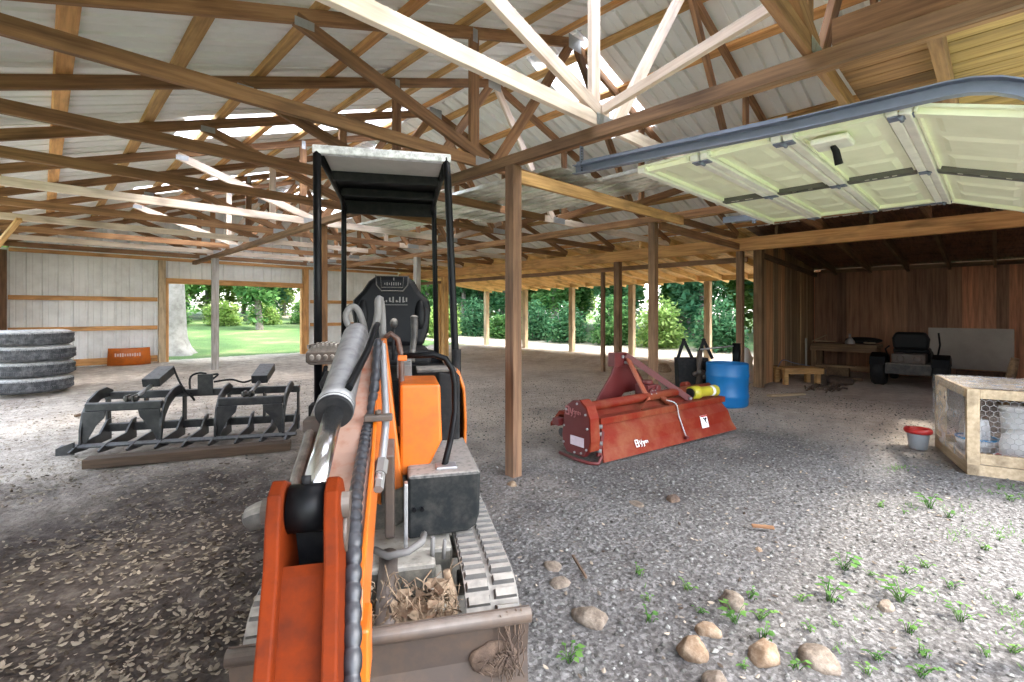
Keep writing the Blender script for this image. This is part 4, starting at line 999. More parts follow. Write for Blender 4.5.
# ------------------------------------------------------------------ garage door and tracks
DZ, DX0, DX1 = 2.135, 2.62, 5.04
GD = thing('garage_door', 'pale cream sectional garage door rolled up overhead', 'garage door', (DX0, 0, DZ))
W = DX1-DX0
def section(y0, y1, z0, z1):
    """one leaf, inner face looking down, from (y0,z0) to (y1,z1) relative to the door"""
    L = math.hypot(y1-y0, z1-z0); a = math.atan2(z1-z0, y1-y0)
    M = Matrix.Translation((0, y0, z0)) @ Matrix.Rotation(a, 4, 'X')
    m = MB(); m.bb(0, W, .008, L-.008, .0, .012)
    S = m.obj('door_section', DOORM, GD, M)
    r = MB()
    r.bb(0, W, .006, .05, -.035, 0); r.bb(0, W, L-.05, L-.006, -.035, 0); r.obj('section_rail', DOORR, S, bevel=.006)
    r = MB(); r.bb(0, W, .056, .066, -.02, 0); r.bb(0, W, L-.066, L-.056, -.02, 0); r.obj('rail_lip', DOORM, S)
    r = MB()
    for i in range(6):
        x0 = .09+i*(W-.12)/6; x1 = x0+(W-.12)/6-.09
        if i == 3: pass
        y_0, y_1 = .11, L-.11
        q = [(x0, y_0, 0), (x1, y_0, 0), (x1, y_1, 0), (x0, y_1, 0), (x0+.03, y_0+.03, -.012), (x1-.03, y_0+.03, -.012), (x1-.03, y_1-.03, -.012), (x0+.03, y_1-.03, -.012)]
        r.add(q, [(4,5,6,7), (0,1,5,4), (1,2,6,5), (2,3,7,6), (3,0,4,7)])
    r.obj('pressed_panel', DOORM, S)
    MB().bb(W/2-.035, W/2+.035, .055, L-.055, -.032, 0).obj('centre_stile', DSTEEL, S)
    st = MB()
    for q in (.16, .26, L-.26, L-.16): st.bb(W/2-.028, W/2-.012, q-.012, q+.012, -.0335, -.0315)
    st.obj('stile_slot', DOORR, S)
    for x in (.03, W-.07): MB().bb(x, x+.05, .055, L-.055, -.025, 0).obj('end_stile', DOORM, S)
    h = MB()
    for x in (.05, W/2, W-.05):
        h.bb(x-.03, x+.03, -.045, .045, -.042, -.035); h.cyl((x-.03, 0, -.045), (x+.03, 0, -.045), .009, n=8)
    h.obj('hinge', GALV, S)
    return S
ys = [1.57, 1.18, .76, .30]
for i in range(3): S = section(ys[i+1], ys[i], 0, 0)
last = section(-.20, .30, -.17, 0)
section(-.10, -.035, -.60, -.18) if 0 else None
m = MB(); m.bb(.10, .26, .50, .66, -.06, -.03); GDh = m.obj('lock_plate', DOORR, GD, bevel=.01)
MB().tube([(.18, .58, -.06), (.20, .57, -.085), (.215, .56, -.15)], [.012, .016, .018], 10).obj('door_handle', BLACKM, GDh)
def track(x, label, side):
    T = thing('door_track', label, 'door track', (x, 0, DZ))
    pts = [(0, 2.02, .075), (0, 1.3, .042), (0, .70, .012), (0, .15, .0)]
    for i in range(1, 9):
        a = i/8*math.pi/2; pts.append((0, .15-.38*math.sin(a), .0-.38*(1-math.cos(a))))
    pts.append((0, -.23, -2.1))
    # curved channel
    m = MB(); prof = [(-.022, -.03), (.022, -.03), (.022, .03), (-.022, .03), (-.022, .024), (.016, .024), (.016, -.024), (-.022, -.024)]
    if side > 0: prof = [(-a, b) for a, b in prof]
    rings = []
    for i, p in enumerate(pts):
        p = V(p); tn = (V(pts[min(i+1, len(pts)-1)])-V(pts[max(i-1, 0)])).normalized(); u = V((1,0,0)); w = tn.cross(u)
        rings += [p+u*a+w*b for a, b in prof]
    n = len(prof)
    m.add(rings, [(i*n+k, i*n+(k+1) % n, (i+1)*n+(k+1) % n, (i+1)*n+k) for i in range(len(pts)-1) for k in range(n)])
    m.obj('rail', GALV, T)
    return T
T1 = track(2.575, 'bluish steel door track next to the long girder', -1)
MB().bar((0, 2.0, .112), (0, .72, .049), .004, .03).obj('stiffener_angle', GALV, T1)
st = MB(); st.bb(-.018, .018, 1.955, 1.959, .05, .222)
st.obj('hanger_strap', GALV, T1)
hh = MB()
for i in range(9): hh.cyl((0, 1.9545, .062+i*.018), (0, 1.9548, .062+i*.018), .006, n=8)
hh.obj('strap_hole', BLACKM, T1)
a = MB(); a.bar((.02, 1.92, .11), (.30, 1.93, .15), .03, .004); a.obj('track_brace', GALV, T1)
T2 = track(5.085, 'steel door track on the shed side of the garage door', 1)
MB().bb(-.03, .0, 1.70, 1.73, .0, .22).obj('hanger_strap', GALV, T2)

# old roofing sheets stored across the trusses
for i, (x, y, L, rz, l) in enumerate(((3.30, 2.75, 2.9, .02, 'greenish old roofing sheet stored above the tie beam, beside the girder'), (4.05, 2.1, 3.3, -.03, 'old roofing sheet stored overhead by the far end of the garage door'), (3.75, 4.6, 2.8, .05, 'old roofing sheet stored overhead beyond the canopy posts'))):
    m = MB(); c = corrug(0, L, lambda x: 0., 0, .70, 2)
    m.add([(p.y, p.x, p.z) for p in c.v], c.f)
    o = m.obj('roofing_sheet', TINOLD, None, Matrix.Translation((x, y, 2.545+.045*i)) @ Matrix.Rotation(rz, 4, 'Z'), fix=False)
    s = o.modifiers.new('t', 'SOLIDIFY'); s.thickness = .002
    tag(o, l, 'roofing sheet')

# ------------------------------------------------------------------ shed contents
WB = thing('workbench', 'dark wooden workbench against the shed boards', 'workbench', (11.3, 2.1, 0))
beam('bench_top', (11.3, 1.58, .60), (11.3, 2.64, .60), .62, .07, W_SHED2, WB)
for x in (11.05, 11.55):
    for y in (1.65, 2.60): beam('leg', (x, y, 0), (x, y, .56), .09, .09, W_SHED2, WB, (1, 0, 0))
beam('front_apron', (11.0, 1.60, .53), (11.0, 2.66, .53), .03, .09, W_SHED2, WB)
beam('lower_rail', (11.05, 1.65, .18), (11.05, 2.60, .18), .04, .09, W_SHED2, WB)
o = MB(); o.ball((11.4, 1.85, .70), (.20, .30, .065), 18, 10); o = o.obj('tarp', BLACKM, None); tag(o, 'dark crumpled tarp heaped on the workbench', 'tarp')
LP = thing('clamp_lamp', 'small metal-shaded lamp on the workbench edge', 'lamp', (11.12, 2.02, .64))
MB().lathe([(.085, .0), (.08, .04), (.04, .10), (.025, .12), (.02, .12), (.035, .095), (.075, .035), (.08, 0)], None, 24).obj('lamp_shade', STEELB, LP)
MB().cyl((0, 0, .12), (0, 0, .19), .02, n=12).obj('socket', STEELB, LP)
for i, (p, q, l) in enumerate((((11.05, 2.64, .665), (11.10, 2.40, .80), 'pale stick propped up at the end of the workbench'), ((11.1, 2.25, .67), (11.15, 2.6, .67), 'light lath lying on the workbench near the prop'), ((11.08, 1.62, .67), (11.1, 1.8, .67), 'light lath by the mower end of the workbench'))):
    o = beam('lath', p, q, .03, .02, W_BLOND); tag(o, l, 'stick')
o = beam('upright_lath', (10.95, 2.72, .0), (10.95, 2.72, .72), .035, .02, W_GREY, None, (1, 0, 0)); tag(o, 'grey upright lath beside the workbench corner', 'stick')
for p, q, l in (((10.5, 2.45, .24), (10.6, 1.85, .24), 'brown board lying over the rubbish under the workbench'), ((10.4, 1.7, .05), (10.35, 2.2, .06), 'pale board on the floor before the workbench')):
    o = beam('loose_board', p, q, .10, .035, W_SHED2); tag(o, l, 'board')
o = MB().bb(10.6, 10.75, 1.95, 2.3, .04, .215).obj('board_block', W_SHED2, None); tag(o, 'wood block under the board by the workbench', 'block')
LB = thing('low_bench', 'low wooden bench at the open end of the shed wall', 'bench', (9.42, 2.50, 0), math.radians(-46))
for i in range(3): beam('top_plank', V((9.42, 2.50, .27))+Matrix.Rotation(math.radians(-46), 3, 'Z') @ V((-.30, -.13+i*.125, 0)), V((9.42, 2.50, .27))+Matrix.Rotation(math.radians(-46), 3, 'Z') @ V((.34, -.13+i*.125, 0)), .12, .035, W_YEL, LB)
MB().bb(-.30, .34, -.215, -.185, .19, .285).obj('apron', W_YEL, LB); MB().bb(.342, .37, -.2, .2, .19, .285).obj('apron', W_YEL, LB)
for x in (-.25, .29):
    for y in (-.14, .15): MB().bb(x-.035, x+.035, y-.035, y+.035, 0, .25).obj('leg', W_YEL, LB)
o = MB().tube(smooth([(9.0, 2.66, .31), (9.15, 2.62, .42), (9.35, 2.5, .36), (9.55, 2.32, .31)]), .008, 6).obj('bent_rod', GALV, None); tag(o, 'thin bent metal rod lying on the low bench', 'rod')
pile = MB(); rr = random.Random(21)
for i in range(30):
    p = V((9.0+rr.uniform(-.55, .1), 2.05-rr.uniform(-.1, .3), .02+rr.uniform(0, .05))); a = rr.uniform(-.9, .3); L = rr.uniform(.15, .4)
    pile.tube([p, p+V((L*.5*math.cos(a), L*.5*math.sin(a), .03)), p+V((L*math.cos(a), L*math.sin(a), 0))], rr.uniform(.006, .016), 5)
o = pile.obj('brushwood', CLODM, None); tag(o, 'low heap of twigs and bark before the low bench', 'twigs', kind='stuff')
o = MB(); o.ball((9.95, 1.95, .04), (.30, .2, .10), 18, 10)
for i, p in enumerate(o.v): o.v[i] = p+V((0, 0, .05*noise.noise(p*5)))
o = o.obj('dirt_heap', CLODM, None); tag(o, 'small dark heap of dirt in front of the low bench', 'dirt heap')
# mower
MW = thing('riding_mower', 'black riding mower parked nose-in between workbench and grey board', 'mower', (10.5, 1.05, 0))
def wheel(x, y, r, w, p):
    Wh = MB().lathe([(r*.45, -w/2+.02), (r*.55, -w/2), (r*.88, -w/2), (r, -w/2+.04), (r, w/2-.04), (r*.88, w/2), (r*.55, w/2), (r*.45, w/2-.02)], Matrix.Translation((x, y, r)) @ Matrix.Rotation(math.pi/2, 4, 'X'), 28).obj('wheel', BLACKM, p)
    MB().cyl((x, y-w/2+.03, r), (x, y+w/2-.03, r), r*.46, n=20).obj('hub', STEELW, Wh)
for y in (-.40, .40): wheel(-.20, y, .26, .20, MW); wheel(.95, y*.85, .15, .12, MW)
MB().bb(-.35, .95, -.28, .28, .22, .38).obj('frame', BLACKM, MW, bevel=.02)
MB().bb(-.42, -.30, -.30, .30, .22, .40).obj('rear_bumper', BLKDUST, MW, bevel=.02)
m = MB(); m.bb(-.36, .0, -.22, .22, .40, .56); m.cyl((-.37, -.12, .48), (-.30, -.12, .48), .06); m.cyl((-.37, .10, .48), (-.30, .10, .48), .06); m.obj('engine', STEELW, MW, bevel=.02)
MB().bb(-.02, .40, -.24, .24, .54, .64).obj('seat_cushion', BLACKP, MW, bevel=.04)
MB().prism([(-.23, .62), (-.25, .80), (-.20, .91), (.20, .91), (.25, .80), (.23, .62)], -.08, .02, Matrix(((0,0,1,0),(1,0,0,0),(0,1,0,0),(0,0,0,1)))).obj('seat_back', BLACKP, MW, bevel=.04)
for y in (-.40, .40): MB().prism([(-.45, .36), (-.40, .50), (-.2, .56), (.02, .50), (.08, .36), (.02, .36), (-.2, .52), (-.40, .40)], y-.11, y+.11, XZY).obj('fender', BLACKP, MW, bevel=.01)
MB().prism([(.40, .3), (.40, .6), (.95, .55), (1.1, .42), (1.1, .25)], -.22, .22, XZY).obj('bonnet', BLACKP, MW, bevel=.04)
MB().tube([(.1, -.33, .5), (.12, -.36, .70), (.16, -.34, .90)], .014, 8).obj('steering_lever', BLACKP, MW)
MB().tube([(.1, .33, .5), (.12, .36, .6), (.10, .30, .66)], .014, 8).obj('steering_lever', BLACKP, MW)
o = MB(); o.box((0, 0, .37), (.02, 1.12, .74), Matrix.Translation((11.86, .38, .22)) @ Matrix.Rotation(math.radians(7), 4, 'Y')); o = o.obj('fibre_board', GREYPANEL, None); tag(o, 'big pale grey board leaning on the dark shed wall', 'board')
o = MB().bb(11.68, 11.78, -.15, .55, -.02, .215).obj('support_block', W_SHED, None); tag(o, 'dark timber under the leaning grey board', 'timber')
for i, (p, q) in enumerate((((10.9, -.30, .0), (11.2, -.36, .62)), ((10.95, -.45, .0), (11.1, -.28, .60)), ((11.0, -.20, .0), (11.3, -.50, .58)))):
    pass
BDL = [((9.0, -.05, 0), (9.15, -.14, .60), 'first short log of the bundle leaning behind the wire cage'), ((9.12, -.26, 0), (9.2, -.30, .66), 'second short log of the bundle leaning behind the wire cage'), ((9.32, -.02, 0), (9.30, -.15, .63), 'third short log of the bundle leaning behind the wire cage')]
for p, q, l in BDL:
    o = MB().tube([p, q], .045, 10).obj('log', W_SHED2, None); tag(o, l, 'log')

# ------------------------------------------------------------------ chick brooder cage
CG = thing('brooder_cage', 'wood-framed poultry cage with wire front and plastic film', 'cage', (5.075, .175, .0), math.radians(15.6))
CH, CX, CY = .66, .92, -.74
def wb(x0, x1, y0, y1, z0, z1, n='frame_bar', m=None): MB().bb(x0, x1, y0, y1, z0, z1).obj(n, m or W_BLOND, CG, bevel=.003)
for x in (0, CX-.045):
    for y in (CY, -.075): wb(x, x+.045, y, y+.075, .0, CH, 'corner_post')
wb(0, .04, CY+.075, -.075, .59, CH); wb(CX-.04, CX, CY+.075, -.075, .59, CH)
wb(.045, CX-.045, -.04, 0, .59, CH); wb(.045, CX-.045, CY, CY+.04, .59, CH)
wb(.0, .04, CY+.075, -.075, .09, .17); wb(0, .02, CY+.01, 0, .0, .085, 'base_board'); wb(.02, CX, -.02, 0, .0, .12, 'base_board'); wb(CX-.04, CX, CY+.075, -.075, .0, .12); wb(.02, CX-.045, CY, CY+.02, 0, .12)
wb(.02, CX-.02, CY+.02, -.02, .045, .06, 'floor_board', W_GREY)
wb(.42, .47, CY+.04, -.04, .62, CH, 'top_bar')
# hexagonal wire on the x=0 side
wm = MB(); s = .026
def hexwire(org, u, v, LU, LV):
    org, u, v = V(org), V(u), V(v); dx = s*math.sqrt(3); j = 0; b = 0
    while b < LV:
        a = (dx/2 if j % 2 else 0)
        while a < LU:
            c = (a, b)
            p = [(c[0], c[1]+s*.5), (c[0], c[1]-s*.5), (c[0]+dx/2, c[1]-s), (c[0]-dx/2, c[1]-s)]
            pp = [org+u*min(max(x, 0), LU)+v*min(max(y, 0), LV) for x, y in p]
            for q, w in ((0, 1), (1, 2), (1, 3)):
                if (pp[q]-pp[w]).length > .004: wm.tube([pp[q], pp[w]], .0016, 4, caps=False)
            a += dx
        b += s*1.5; j += 1
hexwire((.003, CY+.07, .13), (0, 1, 0), (0, 0, 1), -CY-.145, .47)
wm.obj('wire_mesh', STEELB, CG, fix=False)
def filmsheet(org, u, v, LU, LV, nu, nv, amp, seed, name):
    org, u, v = V(org), V(u).normalized(), V(v).normalized(); nn = u.cross(v); vs = []
    for j in range(nv+1):
        for i in range(nu+1):
            a, b = i/nu, j/nv
            d = amp*noise.noise((a*5+seed, b*4, seed))+amp*.5*noise.noise((a*14, b*9, seed+4))
            vs.append(org+u*a*LU+v*b*LV+nn*(amp*.6+abs(d)))
    MB().add(vs, [(j*(nu+1)+i, j*(nu+1)+i+1, (j+1)*(nu+1)+i+1, (j+1)*(nu+1)+i) for j in range(nv) for i in range(nu)], 0, True).obj(name, FILM, CG, fix=False)
filmsheet((CX, .004, .10), (-1, 0, 0), (0, 0, 1), CX-.01, CH-.09, 30, 20, .016, 2., 'side_film')
filmsheet((0, CY, CH+.003), (1, 0, 0), (0, 1, 0), CX, -CY, 30, 24, .010, 5., 'top_film')
def in_cage(p): return CG.matrix_basis @ V(p)
def feeder(name, loc, parts, label, cat):
    F = thing(name, label, cat, in_cage(loc))
    for n_, prof, mat in parts: MB().lathe(prof, None, 32).obj(n_, mat, F)
    return F
feeder('poultry_waterer', (.32, -.40, .064), (('base', [(0, 0), (.14, 0), (.15, .04), (.13, .045), (.12, .02), (0, .02)], REDPL), ('tank', [(.10, .03), (.125, .06), (.13, .13), (.115, .20), (.07, .25), (.0, .265)], WHITE)), 'white dome waterer with red tray behind the chicken wire', 'poultry waterer')
feeder('poultry_feeder', (.62, -.215, .064), (('tray', [(0, 0), (.10, .0), (.135, .07), (.14, .10), (.13, .10), (.12, .07), (0, .03)], WHITE), ('rim', [(.138, .10), (.143, .103), (.143, .118), (.135, .118)], BLUEPL), ('hopper', [(.085, .09), (.08, .20), (.07, .265), (.06, .27), (0, .27)], WHITE)), 'white feeder with blue rim behind the clear plastic film', 'poultry feeder')
feeder('feed_tub', (.70, -.53, .064), (('tub', [(0, 0), (.13, 0), (.15, .36), (.14, .36), (.12, .02), (0, .02)], WHITE), ('lid', [(.155, .355), (.155, .375), (0, .38)], WHITE)), 'tall whitish tub at the back inside the wire cage', 'tub')
BU = thing('red_lid_bucket', 'small grey bucket with a red rim beside the cage', 'bucket', (5.70, .52, .005))
BU.matrix_basis = BU.matrix_basis @ Matrix.Diagonal((.70, .70, .88, 1))
MB().lathe([(0, 0), (.085, 0), (.095, .01), (.115, .14), (.12, .17), (.11, .17), (.085, .02), (0, .02)], None, 32).obj('pail', paint('grey_pail', (.30, .32, .34), .45, scale=8), BU)
MB().lathe([(.105, .162), (.14, .165), (.15, .18), (.148, .20), (.135, .212), (.10, .205), (.09, .18)], None, 32).obj('lid_rim', REDPL, BU)

# ------------------------------------------------------------------ stones
def stone(name, x, y, d, sq, seed, label, mat=ROCKM, group=None):
    m = MB(); m.ball((0, 0, 0), (.5, .5, .5), 22, 16)
    for i, p in enumerate(m.v):
        k = 1+.28*noise.noise(p*2.3+V((seed, 0, 0)))+.14*noise.noise(p*5+V((0, seed, 0)))+.05*noise.noise(p*13+V((0, seed, 0)))
        m.v[i] = V((p.x*k*d*sq[0], p.y*k*d*sq[1], max(p.z, -.22)*k*d*sq[2]))
    r3 = random.Random(int(seed*10))
    for _ in range(9):
        nn = V((r3.gauss(0, 1), r3.gauss(0, 1), abs(r3.gauss(.3, .8)))).normalized(); dd = r3.uniform(.36, .46)*d
        for i, p in enumerate(m.v):
            e = V((p.x*nn.x/sq[0], p.y*nn.y/sq[1], p.z*nn.z/sq[2])); w_ = e.x+e.y+e.z-dd
            if w_ > 0: m.v[i] = p-V((nn.x*sq[0], nn.y*sq[1], nn.z*sq[2]))*w_*.85
    zmin = min(p.z for p in m.v)
    o = m.obj(name, mat, None, Matrix.Translation((x, y, gh(x, y)-zmin-.012)) @ Matrix.Rotation(seed*1.7, 4, 'Z')); return tag(o, label, 'stone', group)
ROCKO = paint('rock_ochre', (.19, .12, .07), .9, dirt=(.34, .26, .18), amt=1., scale=30, bumps=1.)
stone('stone', 1.60, 1.17, .155, (1.05, .75, .55), 1.2, 'smooth oval tan stone close to the dozer blade', ROCKM)
stone('stone', 2.11, .80, .115, (1.1, .9, .75), 2.4, 'rough tan stone highest in the cluster of stones')
stone('stone', 1.86, .80, .085, (1.2, .8, .8), 3.1, 'small broken stone between the larger cluster stones', ROCKO)
stone('stone', 1.69, .785, .105, (1, .9, 1.0), 4.6, 'blocky ochre stone with pits, nearest the oval stone', ROCKO)
stone('stone', 1.87, .60, .115, (1.1, .95, .8), 5.3, 'ochre faceted stone with a weed growing in front', ROCKO)
stone('stone', 1.99, .46, .13, (1.15, .9, .6), 6.1, 'round greyish stone at the weedy end of the cluster', ROCKM)
stone('stone', 1.60, .66, .12, (1.0, .8, .6), 7.7, 'low pale stone at the bottom edge of the picture')
stone('stone', 2.74, 1.64, .115, (1.15, .75, .3), 8.2, 'flat pale stone lying alone before the tiller')
stone('stone', 3.0, 1.52, .12, (1.2, .8, .4), 9.5, 'brown lump of earth near the flat pale stone', CLODM)
stone('stone', 2.42, 2.46, .075, (1, .8, .8), 10.4, 'small tan stone at the foot of the dark post', ROCKO)
stone('stone', 2.70, .89, .06, (1.5, .7, .5), 11.3, 'small brown stone among the gravel near a twig', ROCKO)
stone('stone', 2.56, .34, .075, (1.3, .8, .6), 12.9, 'grey stone beside the green weeds', ROCKM)
stone('stone', 9.25, 4.9, .34, (1, .9, .8), 13.1, 'brown boulder at the lean-to edge beyond the tiller', ROCKO)
stone('stone', 1.70, 1.42, .12, (1, .8, .35), 14.6, 'crumbled pale clod above the oval stone', ROCKM)
stone('stone', 1.78, 1.53, .10, (1, .9, .4), 15.2, 'broken clod with a stick next to it', ROCKM)
o = beam('stick', (1.80, 1.34, .02), (1.90, 1.50, .03), .012, .012, W_DARK); tag(o, 'short dark stick beside the broken clods', 'stick')
o = beam('stick', (2.92, 1.0, .02), (2.98, .90, .02), .03, .012, W_TRUSS); tag(o, 'short brown wood splinter on the gravel', 'stick')
o = beam('board_scrap', (7.55, 2.35, .03), (8.1, 2.05, .03), .09, .025, W_BLOND); tag(o, 'pale board scrap on the ground past the blue barrel', 'board')
t_ = MB(); t_.ball((0, 0, 0), (.22, .16, .35), 16, 12)
for i, p in enumerate(t_.v): t_.v[i] = p*(1+.3*noise.noise(p*7))+V((8.95, 3.2, .25))
o = t_.obj('plastic_sheet', WHITE, None); tag(o, 'crumpled whitish plastic sheet behind the shed corner post', 'plastic sheet')

# ------------------------------------------------------------------ leaf litter, gravel, weeds
spots = [(648, 600), (592, 603), (556, 578), (688, 590), (650, 622), (700, 612), (735, 622), (752, 600), (760, 618), (742, 650), (765, 640), (800, 600), (830, 600), (808, 630), (822, 640), (835, 628), (840, 660), (860, 640), (868, 672), (880, 660), (850, 676), (900, 600), (905, 575), (870, 575), (950, 590), (925, 570), (845, 570), (910, 630), (925, 655), (940, 640), (985, 655), (1000, 668), (1012, 650), (960, 620), (975, 600), (1000, 540), (985, 550), (950, 520), (1010, 500), (930, 510), (905, 515), (880, 508), (1000, 490), (640, 575), (690, 640), (570, 660), (585, 648), (795, 668), (780, 655), (890, 680), (920, 674), (1018, 600), (745, 668), (815, 676)]
keep = [(1.60, 1.17, .12), (2.11, .80, .09), (1.86, .80, .07), (1.69, .785, .085), (1.87, .60, .09), (1.99, .46, .11), (1.60, .66, .09), (2.74, 1.64, .09), (3.0, 1.52, .1), (2.42, 2.46, .06), (2.70, .89, .06), (2.56, .34, .07), (1.70, 1.42, .09), (1.78, 1.53, .08), (9.25, 4.9, .25),
        (2.57, 2.6, .11), (2.57, 6.1, .1), (2.57, 11.4, .1), (5.45, 3.03, .11), (5.45, 8.3, .1), (8.15, 2.97, .11), (8.15, 5.3, .11), (8.15, 8.3, .11), (6.56, 2.56, .3), (5.70, .52, .12), (-.5, 9.55, .11), (-.1, 10.3, .52),
        (2.95, .95, .06), (1.85, 1.42, .08), (6.7, 3.1, .4), (8.42, 5.84, .08)]
boxes = [(1.2314, 2.1548, -31.5, -.45, .5, -1.25, 1.5), (3.096, 2.27, -9.6, -.1, 2.2, -.1, .7), (1.2, 5.63, -30, -1., .95, -.65, .1), (.25, 5.12, -23.7, -.05, 1.55, -.1, .1), (5.075, .175, 15.6, -.03, .95, -.8, .05), (7.55, 2.35, -28.6, -.05, .7, -.1, .1), (.28, 7.6, 36.7, -.05, .65, -.05, .05)]
def taken(x, y):
    for a, b, r in keep:
        if (x-a)**2+(y-b)**2 < r*r: return True
    for ox, oy, d, x0, x1, y0, y1 in boxes:
        c, s_ = math.cos(math.radians(d)), math.sin(math.radians(d)); u, w = (x-ox)*c+(y-oy)*s_, -(x-ox)*s_+(y-oy)*c
        if x0 < u < x1 and y0 < w < y1: return True
    return False
weed_at = []
for i, (px, py) in enumerate(spots):
    z = 1.25*479/(py-312); l = (px-512)/479*z
    x, y = .7009*z+.7133*l, .7133*z-.7009*l
    if not taken(x, y) and all((x-a)**2+(y-b)**2 > .09**2 for a, b in weed_at): weed_at.append((x, y))
keep += [(x, y, .045) for x, y in weed_at]
occ = {}
def mark(x, y, r, v):
    n = int(r/.01)+1; a, b = int(x/.01), int(y/.01)
    for i in range(-n, n+1):
        for j in range(-n, n+1): occ[(a+i, b+j)] = v
def busy(x, y, r):
    n = int(r/.01)+1; a, b = int(x/.01), int(y/.01)
    return any((a+i, b+j) in occ for i in range(-n, n+1) for j in range(-n, n+1))
rr = random.Random(4)
lf = MB()
def leafquad(mb, x, y, s, mat=0, z=None):
    z = gh(x, y)+.006 if z is None else z
    M = Matrix.Translation((x, y, z)) @ Matrix.Rotation(rr.uniform(0, 6.28), 4, 'Z') @ Matrix.Rotation(rr.uniform(-.35, .35), 4, 'X') @ Matrix.Rotation(rr.uniform(-.35, .35), 4, 'Y')
    c = rr.uniform(.1, .35)*s
    mb.add([(-s, 0, c), (-s*.35, -s*.5, .0), (s*.4, -s*.45, .0), (s, 0, c*.6), (s*.4, s*.45, .3*c), (-s*.35, s*.5, .2*c)], [(0,1,2,3), (0,3,4,5)], mat, False, M)
def on_litter(x, y): return x - .62*y + .8*noise.noise((x*.9, y*.9, 2)) < -.15
n = 0
while n < 9500:
    z = .9+rr.random()**1.6*7.5; l = rr.uniform(-1.12, .3)*z
    x, y = .7009*z+.7133*l, .7133*z-.7009*l
    if x < -.58 or y > 10 or not on_litter(x, y) or taken(x, y): continue
    if noise.noise((x*1.1, y*1.1, 5)) < rr.uniform(-.5, .35): continue
    s = rr.uniform(.006, .019)*(1.25 if rr.random() < .12 else 1); leafquad(lf, x, y, s); mark(x, y, s, 1); n += 1
for k in range(900):
    z = 1.1+rr.random()*5; l = rr.uniform(-.1, 1.0)*z; x, y = .7009*z+.7133*l, .7133*z-.7009*l
    if not taken(x, y): s = rr.uniform(.007, .016); leafquad(lf, x, y, s); mark(x, y, s, 1)
o = lf.obj('leaf_litter', DRYLEAF, None, fix=False); tag(o, 'dry brown leaves strewn over the dirt around the grapple', 'leaf litter', kind='stuff')
gr = MB()
def tuft_patch(x0, y0, sx, sy, n, rz=0):
    for i in range(n):
        a, b = rr.gauss(0, 1), rr.gauss(0, 1); x = x0+a*sx*math.cos(rz)-b*sy*math.sin(rz); y = y0+a*sx*math.sin(rz)+b*sy*math.cos(rz)
        t2 = rr.uniform(0, 6.28); L = rr.uniform(.012, .035)
        if taken(x, y) or any((x-a)**2+(y-b)**2 < .008 for a, b in weed_at) or any(occ.get((int(x/.01)+i, int(y/.01)+j)) == 1 for i in range(-3, 4) for j in range(-3, 4)): continue
        p = V((x, y, gh(x, y)-.002)); d = V((math.cos(t2), math.sin(t2), 0)); w = V((-d.y, d.x, 0))*.003
        mark(x, y, L*.8, 3); gr.add([p-w, p+w, p+d*L*.8+V((0, 0, L*.7))], [(0,1,2)])
for px, py, sx, sy, n in ((930, 512, .16, .05, 350), (985, 535, .16, .06, 260), (1010, 492, .12, .08, 300), (905, 468, .10, .04, 120), (950, 590, .10, .05, 150), (1000, 610, .10, .06, 200), (880, 620, .10, .06, 160), (850, 655, .08, .05, 160), (650, 598, .05, .03, 120), (1015, 650, .08, .05, 150), (130, 392, .25, .15, 100)):
    z = 1.25*479/(py-312); l = (px-512)/479*z
    tuft_patch(.7009*z+.7133*l, .7133*z-.7009*l, sx, sy, n, -.5)
o = gr.obj('grass', WEED, None, fix=False); tag(o, 'thin short grass patches in the gravel by the cage', 'grass', kind='stuff')

gv = MB(); n = 0
ico = [(0,0,1), (.9,0,.1), (.2,.85,.15), (-.75,.5,.05), (-.7,-.55,.1), (.25,-.85,.1), (0,0,-.6)]
icf = [(0,1,2), (0,2,3), (0,3,4), (0,4,5), (0,5,1), (6,2,1), (6,3,2), (6,4,3), (6,5,4), (6,1,5)]
while n < 16000:
    z = .95+rr.random()**1.7*8; l = rr.uniform(-.75, 1.12)*z
    x, y = .7009*z+.7133*l, .7133*z-.7009*l
    if x > 11.9 or y < -.7 or taken(x, y) or (on_litter(x, y) and rr.random() < .75) or (x > 8.4 and y < 3.4) or ((x > 5.6 or y > 4.2) and rr.random() < .85) or busy(x, y, .008): continue
    s = rr.choice((.0035, .005, .006, .008, .011))*rr.uniform(.7, 1.3)
    M = Matrix.Translation((x, y, gh(x, y)+s*.2)) @ Matrix.Rotation(rr.uniform(0, 6.3), 4, 'Z') @ Matrix.Diagonal((s*rr.uniform(.8, 1.6), s, s*rr.uniform(.4, .9), 1))
    gv.add(ico, icf, 0, False, M); mark(x, y, s*1.2, 2); n += 1
o = gv.obj('gravel', STONEM, None, fix=False); tag(o, 'grey gravel and stone chips spread over the barn floor', 'gravel', kind='stuff')
def weed_mb(h, nl, seed):
    r2 = random.Random(seed); m = MB()
    for i in range(nl):
        a = r2.uniform(0, 6.28); L = h*r2.uniform(.5, 1.1); b = r2.uniform(.3, 1.1)
        st = V((r2.uniform(-.012, .012), r2.uniform(-.012, .012), 0)); tip = st+V((math.cos(a)*L*b*.7, math.sin(a)*L*b*.7, L*.75))
        m.tube([st, (st+tip)/2+V((0, 0, L*.12)), tip], .0013, 4)
        u = V((math.cos(a), math.sin(a), -.15)); w = V((-math.sin(a), math.cos(a), .1)); s = L*r2.uniform(.22, .34)
        m.add([tip-u*s*.3, tip+u*s*.3-w*s*.5, tip+u*s*1.2, tip+u*s*.3+w*s*.5], [(0,1,2), (0,2,3)])
    return m
